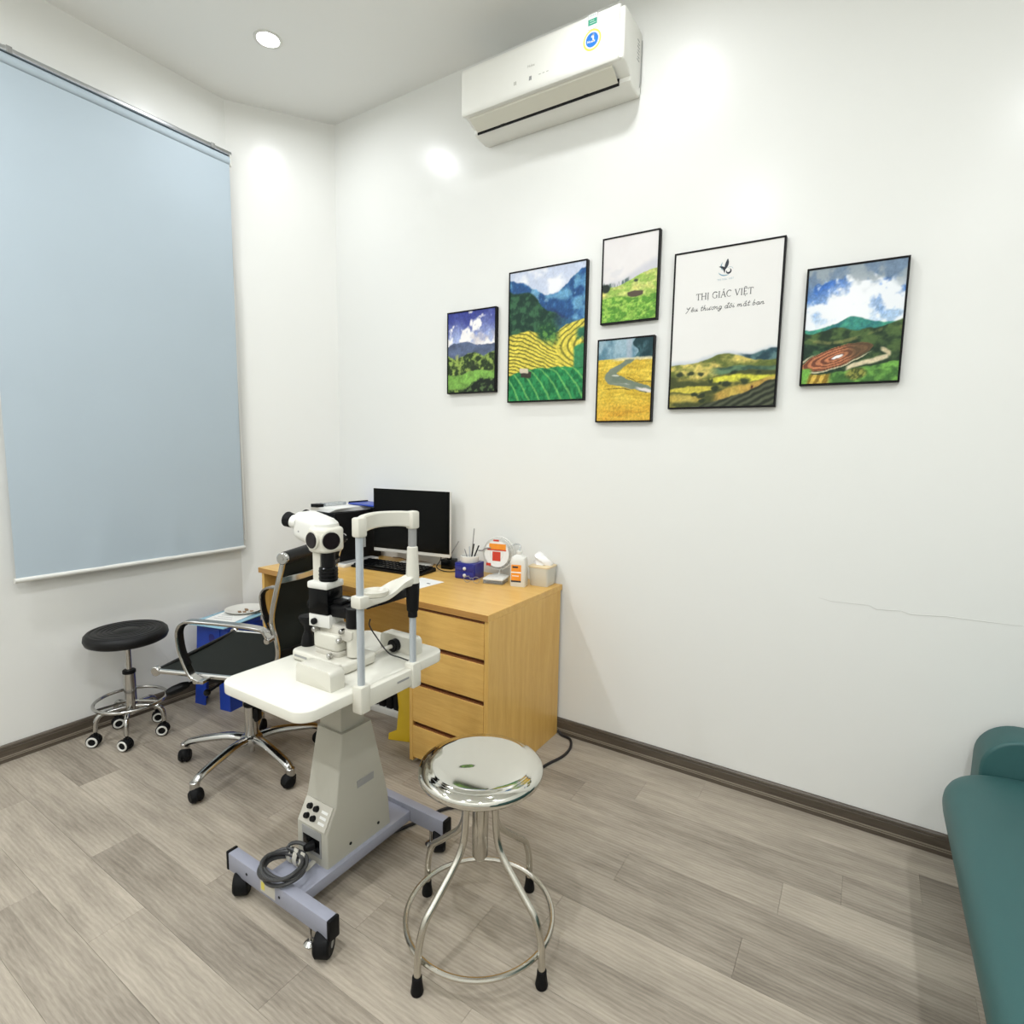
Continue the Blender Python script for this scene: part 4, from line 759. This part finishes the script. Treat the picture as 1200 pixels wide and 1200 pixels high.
    # chin cup arm, sleeve and height grip
    B(MB().loft([[(X+a*math.cos(2*PI*j/20), yb+a*math.sin(2*PI*j/20), z) for j in range(20)] for z, a in ((.985, .021), (1.02, .020), (1.095, .016), (1.098, .013))]), 'sleeve', 'cream', cb)
    armp = cr([(X, yb-.005, 1.000), (X-.012, yb-.05, .990), (X-.030, -1.215, .965), (X-.022, -1.28, .965), (X, ya+.004, .972)], 8); rings = []
    for i, p in enumerate(armp):
        k = i/(len(armp)-1); hh = .022-.008*math.sin(PI*k); ww = .018+.016*math.sin(PI*k)**2
        rings.append([(p.x+ww*a, p.y, p.z+hh*b) for a, b in ((-1, -.5), (-.8, -.9), (.8, -.9), (1, -.5), (1, .3), (.75, .7-.6*math.sin(PI*k)), (0, .8-1.1*math.sin(PI*k)), (-.75, .7-.6*math.sin(PI*k)), (-1, .3))])
    B(MB().loft(rings), 'chin_rest_arm', 'cream', cb)
    B(MB().lathe([(0, -.010), (.024, -.009), (.036, .0), (.040, .013), (.0375, .014), (.028, .004), (0, .0)], (X-.040, -1.235, .966), 28), 'chin_cup', 'cream', cb)
    B(MB().box(X-.02, X+.02, ya-.018, ya+.018, .955, .99, .006), 'arm_clamp', 'cream', cb)
    B(MB().lathe([(.0145, .895), (.018, .90), (.0205, .95), (.0215, .985), (.019, .988)], (X, yb, 0), 22).cyl((X, yb, .878), (X, yb, .90), .0145), 'height_grip', 'rubber', cb)
    B(MB().lathe([(0, 0), (.028, 0), (.03, .004), (.03, .010), (.026, .014), (0, .014)], (X-.045, -1.145, .966), 22), 'fixation_knob', 'black', cb)
    B(MB().tube(cr([(1.815, -1.17, .86), (1.822, -1.18, .843), (1.834, -1.167, .809), (1.861, -1.139, .751), (1.890, -1.112, .732), (1.93, -1.10, .722)], 6), .0022, 7), 'lamp_cable', 'cordm')
slit_lamp_table()
# coiled mains lead on the hooks
pts = []
for k in range(4*24+1):
    a = 2*PI*k/24+2.2; r = .068+.008*math.sin(a*1.37); pts.append((1.704+r*math.cos(a)*1.0, -1.425+r*.82*math.sin(a), .131+.007*(k/24)+.005*math.sin(a*2.3)))
pts += [(1.675, -1.37, .170), (1.70, -1.36, .175), (1.725, -1.352, .168)]
pc = thing('coiled_mains_lead', 'grey mains lead coiled on the base of the instrument table', 'cord', (1.692, -1.425, .125))
MB().tube(cr(pts, 2), .0058, 8).build('lead', 'cordg', pc, shift=pc.location); MB().tube([(1.722, -1.362, .167), (1.726, -1.345, .165), (1.728, -1.336, .164)], [.010, .014, .015], 14).build('plug', 'black', pc, shift=pc.location)
# flex trailing over the floor from the wall to the base
pts = [(1.900, -.030, .02), (1.925, -.036, .007), (1.977, -.05, .006), (2.012, -.117, .006), (2.016, -.203, .006), (1.988, -.307, .006), (1.983, -.389, .006), (2.004, -.498, .006), (1.992, -.596, .006), (1.954, -.66, .006), (1.863, -.734, .006), (1.807, -.797, .006), (1.785, -.87, .006), (1.76, -.94, .006), (1.72, -1.05, .006), (1.70, -1.15, .006)]
tag(MB().tube(cr(pts, 8), .0062, 8).build('floor_cable', 'cordm'), 'black cable running over the floor from the desk corner past the steel stool', 'cable')

# ================================================================== SLIT LAMP MICROSCOPE
def slit_lamp():
    cx, cy = 1.70, -1.22
    t = thing('slit_lamp_microscope', 'white and black slit lamp microscope standing on the instrument table', 'microscope', (cx, cy, .715)); S = t.location
    def B(mb, n, m, p=t, **k): return mb.build(n, m, p, shift=S, **k)
    B(MB().prism(rr(1.578, 1.826, -1.290, -1.150, .02, 5), 'z', .717, .750, .009, 3), 'sliding_base', 'cream'); B(MB().box(1.59, 1.815, -1.28, -1.16, .7148, .718), 'base_shadow_gap', 'black')  # thin black box stands for the shade under the sliding base
    B(MB().box(1.60, 1.66, -1.2906, -1.2898, .731, .738), 'base_print', 'greyp')
    B(MB().cyl((1.752, -1.275, .748), (1.752, -1.275, .757), .004, n=12).cyl((1.752, -1.285, .760), (1.752, -1.270, .760), .0085, n=18, bev=.002), 'lock_screw', 'chrome')
    # joystick at the examiner's end
    js = B(MB().lathe([(0, .750), (.021, .750), (.022, .754), (.019, .775), (.014, .79), (.010, .80), (.012, .812), (.024, .832), (.0275, .843), (.026, .849), (0, .851)], (1.596, -1.235, 0), 22), 'joystick', 'black')
    # lower housing
    B(MB().prism(rr(1.655, 1.77, -1.262, -1.172, .018, 4), 'z', .748, .766, .003), 'housing_foot', 'bone')
    B(MB().prism(rr(1.652, 1.767, -1.262, -1.172, .016, 4), 'z', .766, .818, .007, 3), 'lower_housing', 'cream')
    B(MB().cyl((1.800, -1.218, .755), (1.800, -1.218, .845), .026, n=24), 'pivot_column', 'cream'); B(MB().cyl((1.800, -1.218, .845), (1.800, -1.218, .905), .0275, n=24), 'pivot_sleeve', 'black')
    B(MB().prism([(1.650, .815), (1.80, .800), (1.815, .815), (1.815, .835), (1.70, .846), (1.650, .83)], 'y', -1.245, -1.195, .004), 'swing_arm', 'bone')
    for (x, y, z) in ((1.775, -1.250, .833), (1.765, -1.252, .803), (1.665, -1.262, .824)): B(MB().cyl((x, y+.012, z), (x, y-.008, z), .0085, n=16, bev=.003), 'clamp_screw', 'chrome')
    # rotated tower: small white gearbox, black block, white cap
    RX = T(1.650, -1.222, 0, math.radians(9))
    B(MB().box(-.012, .070, -.044, .024, .833, .874, .003, mx=RX), 'gear_box', 'white'); B(MB().cyl((.014, -.056, .852), (.014, -.043, .852), .010, n=16, bev=.002, mx=RX), 'gear_knob', 'black')
    B(MB().box(-.010, .066, -.046, .026, .874, .955, .004, mx=RX), 'black_block', 'blackg')
    B(MB().box(-.012, .068, -.050, .030, .955, .978, .006, mx=RX), 'tower_cap', 'white')
    B(MB().cyl((-.036, -.012, .895), (-.009, -.012, .895), .016, n=18, bev=.003, mx=RX).cyl((-.024, -.012, .905), (-.024, -.012, .955), .003, n=8, mx=RX), 'tower_knob', 'black')
    # dark arm carrying the slit unit towards the patient
    B(MB().box(.05, .135, -.032, .030, .868, .905, .004, mx=RX).box(.045, .10, -.02, .045, .905, .918, .003, mx=RX), 'light_arm', 'black')
    B(MB().box(.03, .10, .01, .028, .909, .92, .002, mx=RX), 'arm_plate', 'alu')
    B(MB().box(1.79, 1.85, -1.16, -1.02, .905, .935, .004).box(1.80, 1.835, -1.20, -1.14, .90, .925, .003), 'slit_unit', 'black'); B(MB().box(1.805, 1.84, -1.09, -1.045, .9355, .950, .003), 'slit_scale', 'alu'); B(MB().cyl((1.83, -1.10, .94), (1.83, -1.135, .94), .012, n=16), 'slit_knob', 'black')
    # microscope stem and illumination cylinder
    B(MB().box(-.006, .026, -.030, .020, .976, 1.075, .005, mx=RX), 'stem', 'cream')
    B(MB().cyl((.044, -.014, .977), (.044, -.014, 1.022), .0285, n=26, bev=.003, mx=RX), 'lens_barrel', 'blackg'); B(MB().cyl((.044, -.014, 1.020), (.044, -.014, 1.082), .0215, n=26, bev=.002, mx=RX), 'lens_tube', 'black')
    for z in (.986, .998, 1.010): B(MB().tube([(.044+.0287*math.cos(2*PI*j/26), -.014+.0287*math.sin(2*PI*j/26), z) for j in range(26)], .0012, 5, True, mx=RX), 'grip_ring', 'rubber')
    # drum head with two round dials
    hd = [(p, q) for p, q in rr(-.014, .074, -.052, .040, .028, 6)]
    B(MB().prism(hd, 'z', 1.068, 1.146, .012, 3, mx=RX), 'magnification_head', 'cream')
    for (x, y, dx, dy, r, n) in ((.016, -.050, -.22, -1, .0265, 'dial'), (.070, -.030, 1, -.62, .0285, 'dial')):
        d = Vector((dx, dy, 0)).normalized(); c = Vector((x, y, 1.108)); 
        k = B(MB().cyl(tuple(c-d*.02), tuple(c+d*.004), r+.003, n=28, mx=RX), 'dial_collar', 'cream'); B(MB().cyl(tuple(c-d*.01), tuple(c+d*.008), r-.0015, n=28, bev=.002, mx=RX), n, 'lens', k)
    # inclined binocular body, eyepieces to the left
    ax = Vector((-1, -.02, .21)).normalized(); 
    rings = []
    for a, wy, wz, dz in ((-.03, .034, .034, 0), (-.018, .046, .041, 0), (.0, .050, .044, 0), (.04, .053, .046, .0), (.072, .053, .045, .002), (.082, .050, .042, .002), (.088, .043, .035, .002)):
        c = Vector((.012, .010, 1.126))+ax*a; rings.append([(c.x+.16*(q-1.128)*0, c.y+p, c.z+q+dz) for p, q in rr(-wy, wy, -wz, wz, min(wy, wz)*.62, 5)])
    B(MB().loft(rings, mx=RX), 'binocular_body', 'white')
    for sgn in (-1, 1):
        c = Vector((.012, .012+sgn*.038, 1.139))+ax*.083
        B(MB().cyl(tuple(c-ax*.01), tuple(c+ax*.012), .021, n=22, mx=RX), 'eyepiece_tube', 'white'); B(MB().cyl(tuple(c+ax*.012), tuple(c+ax*.040), .0225, .0245, 22, mx=RX, bev=.003), 'eyepiece', 'rubber')
    B(MB().cyl((.012, .006, 1.120), (.012, .006, 1.169), .044, n=30, bev=.014, mx=RX), 'turret', 'white')
    B(MB().cyl((-.045, -.040, 1.13), (-.045, -.0445, 1.13), .003, n=8, mx=RX), 'set_screw', 'greyp')
slit_lamp()

# ================================================================== OFFICE CHAIR
def office_chair():
    th = math.radians(24); t = thing('office_chair', 'black mesh office chair with chrome frame and five-star wheeled base', 'chair', (.889, -1.004, 0), th)
    for k in range(5):
        a = math.radians(-148.2+72*k)-th; mx = Matrix.Rotation(a, 4, 'Z')
        lp = cr([(.02, 0, .112), (.10, 0, .118), (.20, 0, .105), (.275, 0, .088), (.298, 0, .068)], 5); rs = [.023-.006*i/(len(lp)-1) for i in range(len(lp))]
        lg = MB().tube(lp, rs, 12, mx=mx, flat=((0, 1, 0), 1.0, .75)).cyl((.298, 0, .048), (.298, 0, .082), .018, n=16, bev=.003, mx=mx).build('base_leg', 'chrome', t)
        c = Matrix.Translation((.298*math.cos(a), .298*math.sin(a), 0)) @ Matrix.Rotation([2.0, 2.6, .9, 1.2, 2.3][k], 4, 'Z')
        ca = MB().cyl((0, 0, .03), (0, 0, .055), .008, n=10, mx=c).prism([(-.034, .028), (-.028, .052), (-.006, .062), (.016, .055), (.022, .045), (.018, .028)], 'y', -.007, .007, .002, mx=c).build('caster', 'black', lg)
        for sg in (-1, 1): MB().cyl((-.010, sg*.002, .029), (-.010, sg*.024, .029), .029, .025, 22, bev=.006, mx=c).build('caster_wheel', 'rubber', lg)
        MB().ball((-.008, 0, .034), .030, 10, (1, .8, .95), mx=c).build('caster_hood', 'rubber', lg)
    MB().lathe([(0, .085), (.045, .09), (.05, .105), (.045, .125), (.03, .132), (0, .132)], n=28).cyl((0, 0, .05), (0, 0, .09), .012).build('hub', 'chrome', t)
    MB().cyl((0, 0, .13), (0, 0, .262), .0275, n=24, bev=.002).build('gas_cover', 'chrome', t); MB().cyl((0, 0, .26), (0, 0, .275), .029, n=24, bev=.003).build('collar', 'black', t); MB().cyl((0, 0, .27), (0, 0, .46), .0145, n=20).build('gas_piston', 'chrome', t)
    MB().prism(rr(.03, .05, .20, .26, .009), 'y', -.028, .006, .004).build('clip_knob', 'black', t)
    MB().box(-.07, .11, -.055, .055, .44, .478, .01).box(-.02, .04, -.235, .235, .462, .482, .004).build('tilt_mechanism', 'black', t)
    MB().tube(cr([(-.03, -.05, .455), (-.08, -.13, .45), (-.13, -.20, .435)], 5), [.006]*10+[.006], 8).tube(cr([(-.13, -.20, .435), (-.16, -.235, .425), (-.185, -.26, .415)], 5), [.010, .014, .017, .018, .018, .018, .018, .017, .016, .014, .008], 10).build('tilt_lever', 'black', t)
    MB().tube(cr([(.02, -.05, .455), (-.02, -.13, .43), (-.05, -.19, .405)], 4), .005, 8).ball((-.055, -.196, .402), .014, 8).build('height_lever', 'black', t)
    prof = [(-.235, .498), (-.10, .496), (.09, .493), (.19, .498), (.250, .528), (.279, .575), (.286, .615), (.280, .66), (.268, .708), (.268, .758), (.291, .859), (.311, .931), (.322, .977)]
    P3 = cr([(a, 0, b) for a, b in prof], 5)
    for sg in (-1, 1): MB().tube([(p.x, sg*.242, p.z) for p in P3], .0105, 10).build('side_rail', 'chrome', t)
    # seat and back slings hang between the rails with a shallow sag
    def sling(pts, sag, name, w_=.232):
        v = []; f = []; nj = 16; n = len(pts)
        for off in (0, 1):
            for i, p in enumerate(pts):
                tg = (pts[min(i+1, n-1)]-pts[max(i-1, 0)]).normalized(); nn = Vector((tg.z, 0, -tg.x))
                for j in range(nj+1):
                    q = -1+2*j/nj; d = nn*(sag*(1-q*q)+off*.007); v.append((p.x+d.x, w_*q, p.z+d.z))
        N_ = n*(nj+1)
        for off in (0, 1):
            for i in range(n-1):
                for j in range(nj): a = off*N_+i*(nj+1)+j; f.append((a, a+1, a+nj+2, a+nj+1))
        for i in range(n-1):
            for j in (0, nj): a = i*(nj+1)+j; f.append((a, a+nj+1, a+nj+1+N_, a+N_))
        for j in range(nj):
            for i in (0, n-1): a = i*(nj+1)+j; f.append((a, a+1, a+1+N_, a+N_))
        return MB().add(v, f).build(name, 'mesh', t, ang=60)
    i0 = next(i for i, p in enumerate(P3) if p.x > .20 and p.z < .52)
    sling([p+Vector((0, 0, .006)) for p in P3[:i0+1]], .010, 'seat'); sling(P3[i0+6:], .014, 'backrest')
    fr = MB().cyl((-.235, -.236, .498), (-.235, .236, .498), .009, n=18).build('front_bar', 'leather', t)
    for sg in (-1, 1): MB().cyl((-.235, sg*.234, .498), (-.235, sg*.254, .498), .019, n=20, bev=.003).build('end_cap', 'chrome', fr)
    tp = MB().tube(cr([(.322, -.238, .977), (.335, -.1, .981), (.338, 0, .982), (.335, .1, .981), (.322, .238, .977)], 6), .024, 16).build('top_roll', 'leather', t)
    for sg in (-1, 1): MB().cyl((.322, sg*.234, .977), (.322, sg*.256, .977), .0225, n=20, bev=.003).cyl((.322, sg*.256, .977), (.322, sg*.258, .977), .007, n=12).build('end_cap', 'chrome', tp)
    MB().band(cr([(.300, -.242, .890), (.345, -.15, .893), (.362, 0, .895), (.345, .15, .893), (.300, .242, .890)], 6), (0, 0, 1), .024, .010).build('back_brace', 'chrome', t)
    MB().band(cr([(.285, -.242, .60), (.33, -.12, .60), (.34, 0, .60), (.33, .12, .60), (.285, .242, .60)], 6), (0, 0, 1), .026, .008).build('back_brace', 'black', t)
    arm = [(-.020, .486), (-.055, .503), (-.078, .546), (-.097, .60), (-.105, .66), (-.099, .692), (-.080, .712), (-.04, .721), (.12, .718), (.21, .712), (.252, .702), (.272, .672)]
    for sg in (-1, 1):
        A = MB().band(cr([(a, sg*.272, b) for a, b in arm], 5), (0, 1, 0), .036, .011).build('armrest', 'chrome', t)
        MB().band(cr([(a, sg*.272, b) for a, b in [(-.071+.002, .548), (-.089, .60), (-.0975, .66), (-.092, .690), (-.076, .7045)]], 5), (0, 1, 0), .030, .004).build('arm_reflection', 'leather', A)  # black band paints the seat's dark reflection on the arm's inner face
        MB().cyl((.270, sg*.29, .668), (.270, sg*.236, .668), .012, n=16, bev=.002).build('arm_bolt', 'chrome', A); MB().box(-.045, .0, min(sg*.24, sg*.288), max(sg*.24, sg*.288), .478, .492, .003).build('arm_foot', 'chrome', A)
office_chair()

# ================================================================== ROUND BLACK SWIVEL STOOL
def swivel_stool():
    t = thing('swivel_stool', 'round black padded swivel stool on chrome wheeled base by the wall', 'stool', (.216, -1.190, 0))
    pr_ = [(0, .474), (.10, .470), (.150, .472), (.163, .479), (.1690, .496), (.166, .514), (.156, .5245)]
    for r in (.145, .118, .098, .080, .062): pr_ += [(r, .526-.0035*(1-r/.15)), (r-.004, .5225-.0035*(1-r/.15)), (r-.009, .5255-.0035*(1-r/.15))]
    pr_ += [(.04, .5225), (.034, .525), (0, .5255)]
    st = MB().lathe(pr_, n=56).build('seat', 'leather', t, ang=50)
    MB().cyl((0, 0, .462), (0, 0, .474), .09, n=28).build('seat_plate', 'black', t)
    MB().cyl((0, 0, .30), (0, 0, .48), .0125, n=18).build('gas_piston', 'chrome', t); MB().cyl((0, 0, .312), (0, 0, .33), .0275, n=22, bev=.003).build('collar', 'black', t); MB().cyl((0, 0, .115), (0, 0, .318), .0255, n=24).build('column', 'chrome', t)
    rg = MB().tube([(.146*math.cos(2*PI*j/48), .146*math.sin(2*PI*j/48), .182) for j in range(48)], .0075, 10, True).build('foot_ring', 'chrome', t)
    for j in range(3):
        a = 2*PI*j/3+.5; MB().tube([(.02*math.cos(a), .02*math.sin(a), .178), (.146*math.cos(a), .146*math.sin(a), .182)], .006, 8).build('ring_spoke', 'chrome', rg)
    for k in range(5):
        a = math.radians(-104+72*k); mx = Matrix.Rotation(a, 4, 'Z')
        lg = MB().tube(cr([(.015, 0, .150), (.07, 0, .150), (.115, 0, .144), (.138, 0, .118), (.143, 0, .07)], 5), .0105, 12, mx=mx).build('base_leg', 'chrome', t)
        c = Matrix.Translation((.143*math.cos(a), .143*math.sin(a), 0)) @ Matrix.Rotation(a+[2.6, 1.0, .2, 2.2, 1.2][k], 4, 'Z')
        MB().cyl((0, 0, .04), (0, 0, .075), .007, n=10, mx=c).prism([(-.03, .024), (-.024, .044), (-.004, .056), (.016, .05), (.020, .04), (.012, .024)], 'y', -.008, .008, .002, mx=c).build('caster', 'black', lg)
        for sg in (-1, 1):
            MB().cyl((-.008, sg*.005, .028), (-.008, sg*.020, .028), .028, n=22, bev=.003, mx=c).build('caster_wheel', 'rubber', lg)
            MB().tube([(-.008+.0195*math.cos(2*PI*j/24), sg*.0205, .028+.0195*math.sin(2*PI*j/24)) for j in range(24)], .0042, 8, True, mx=c).build('white_rim', 'white', lg)
swivel_stool()

# ================================================================== STEEL STOOL
def steel_stool():
    t = thing('steel_stool', 'polished stainless steel round stool with ring footrest in the foreground', 'stool', (2.249, -1.175, 0))
    prof = [(.0, .505), (.12, .505), (.150, .500), (.166, .498), (.1725, .505), (.1735, .513), (.171, .521), (.164, .5275), (.155, .531), (.149, .532), (.146, .5325), (.143, .5335), (.140, .5345)]
    prof += [(.137-.137*i/18, .5352+.0022*(1-(1-i/18)**2)) for i in range(19)]
    def dent(x, y, z):      # two shallow thumb dents pressed into the sheet
        if z < .53: return z
        for (cx_, cy_) in ((-.063, .025), (-.008, -.052)):
            u_ = (x-cx_)*.77+(y-cy_)*.64; v_ = -(x-cx_)*.64+(y-cy_)*.77; z -= .0014*math.exp(-(u_/.026)**2-(v_/.012)**2)
        return z
    rings = []
    for r, z in prof: rings.append([((max(r, 1e-4))*math.cos(2*PI*j/96), (max(r, 1e-4))*math.sin(2*PI*j/96), dent(r*math.cos(2*PI*j/96), r*math.sin(2*PI*j/96), z)) for j in range(96)])
    MB().loft(rings).build('seat', 'steel', t, ang=60)
    MB().cyl((0, 0, .24), (0, 0, .505), .0135, n=20).build('screw_post', 'tube', t)
    mb = MB().lathe([(.018, .255), (.019, .25), (.0225, .255), (.0225, .40), (.018, .405)], n=20).build('post_sleeve', 'tube', t)
    lp = [(.055, .502), (.056, .44), (.060, .36), (.071, .315), (.095, .280), (.165, .215), (.202, .180), (.2205, .130), (.226, .08), (.228, .012)]
    rg = MB().tube([(.2085*math.cos(2*PI*j/64), .2085*math.sin(2*PI*j/64), .075) for j in range(64)], .0078, 10, True).build('foot_ring', 'tube', t)
    a0 = math.atan2(-.225, -.034)
    for k in range(4):
        mx = Matrix.Rotation(a0+PI/2*k, 4, 'Z'); lg = MB().tube(cr([(r, 0, z) for r, z in lp], 5), .0098, 12, mx=mx).build('leg', 'tube', t)
        MB().lathe([(0, 0), (.0155, 0), (.017, .006), (.0135, .03), (.0128, .046), (0, .046)], (.228, 0, 0), 16, mx=mx).build('rubber_foot', 'rubber', lg)
steel_stool()

# ================================================================== BLUE PLASTIC STOOL WITH PAPERS
def blue_stool():
    t = thing('plastic_stool', 'blue plastic stool behind the office chair with papers on top', 'stool', (.218, -.688, 0), math.radians(10))
    a = .117; h = .455
    MB().prism(rr(-a, a, -a, a, .03, 5), 'z', h-.03, h, .005).build('seat', 'blue', t)
    for sx in (-1, 1):
        for sy in (-1, 1):
            rings = []
            for z, o in ((0, .018), (.2, .008), (h-.028, 0)):
                X0, Y0 = sx*(a-.004+o), sy*(a-.004+o); L_ = .075; q = [(X0, Y0), (X0-sx*L_, Y0), (X0-sx*L_, Y0-sy*.006), (X0-sx*.006, Y0-sy*.006), (X0-sx*.006, Y0-sy*L_), (X0, Y0-sy*L_)]
                rings.append([(p, r, z) for p, r in q])
            MB().loft(rings).build('leg', 'blue', t)
    for k in range(4):
        mx = Matrix.Rotation(k*PI/2, 4, 'Z'); MB().box(-a+.06, a-.06, -a-.001, -a+.006, h-.12, h-.028, mx=mx).build('apron', 'blue', t)
        MB().prism(rr(-.02, .02, h-.105, h-.055, .019), 'y', -a-.0022, -a-.0008, mx=mx).build('slot', 'navy', t)
blue_stool()
Z0 = .455
q = thing('clear_folder', 'pale blue clear folder lying on the blue plastic stool', 'folder', (.222, -.70, Z0), math.radians(14)); MB().box(-.125, .125, -.155, .14, 0, .006, .002).build('cover', 'cyanp', q); MB().box(-.125, .125, .1402, .146, .0, .006, .002).build('spine', 'blue', q)
q = thing('printed_sheet', 'white printed sheet lying on the pale blue folder', 'paper', (.21, -.66, Z0+.0075), math.radians(20)); MB().box(-.09, .09, -.12, .12, 0, .0012).build('sheet', 'paper', q)
mb = MB()
for k in range(6): mb.box(-.06, .05-.02*(k % 3), -.08+k*.028, -.076+k*.028, .0012, .0015)
mb.build('print', 'greyp', q)
q = thing('white_tray', 'white oval tray with brown scraps at the back of the blue stool', 'tray', (.19, -.585, Z0+.0085), math.radians(-20)); MB().lathe([(0, 0), (.075, 0), (.10, .014), (.103, .016), (.098, .017), (.072, .004), (0, .004)], n=36).build('dish', 'white', q)
for k, (x, y) in enumerate(((.02, -.03), (.045, -.01), (.0, .01), (.06, .025))): MB().prism([(x-.02, y-.006), (x+.018, y-.01), (x+.02, y+.006), (x-.01, y+.009)], 'z', .0045, .008+.001*k, .001).build('scrap', 'brown', q)

# ================================================================== SOFA
def sofa():
    t = thing('teal_sofa', 'teal green leatherette sofa at the right edge, armrest against the wall', 'sofa', (3.78, -1.0, 0)); S = t.location
    def B(mb, n, m, p=t, **k): return mb.build(n, m, p, shift=S, **k)
    # seat block: front bulges at the top and draws in towards the floor
    fp = cr([(3.455, .05, 0), (3.43, .08, 0), (3.405, .18, 0), (3.376, .28, 0), (3.360, .345, 0), (3.363, .385, 0), (3.385, .412, 0), (3.43, .425, 0), (3.52, .431, 0), (3.8, .433, 0)], 5)
    prof = [(4.15, .05)]+[(p.x, p.y) for p in fp]+[(4.15, .433)]
    rings = []; Rr = .17
    ds = [0, .004, .012, .024, .04, .06, .085, .115, .145, .17]
    for y, dd in [(-.168-d, d) for d in ds]+[(-1.0, Rr), (-1.7, Rr)]+[(-2.07+d, d) for d in ds[::-1]]:
        k = 1-math.sqrt(max(0, 1-(1-min(dd, Rr)/Rr)**2))
        rings.append([(x+k*Rr*.75*max(0, min(1, (3.95-x)/.3)), y, z-k*.02*(1 if z > .3 else 0)) for x, z in prof])
    B(MB().loft(rings), 'seat', 'teal', ang=50)
    B(MB().prism(rr(3.462, 4.16, .05, .532, (.05, .11, .01, .01), 10), 'y', -.165, -.03, .018, 4), 'armrest', 'teal', ang=50)
    B(MB().prism(rr(3.455, 4.16, .05, .532, (.05, .11, .01, .01), 8), 'y', -2.21, -2.075, .018, 4), 'armrest', 'teal', ang=50)
    B(MB().prism([(3.98, .40), (3.95, .55), (3.99, .80), (4.06, .83), (4.17, .82), (4.19, .40)], 'y', -2.07, -.17, .03, 4), 'backrest', 'teal', ang=50)
    for x in (3.52, 4.1):
        for y in (-.15, -2.1): B(MB().cyl((x, y, 0), (x, y, .055), .02, .026, 14), 'leg', 'black')
sofa()
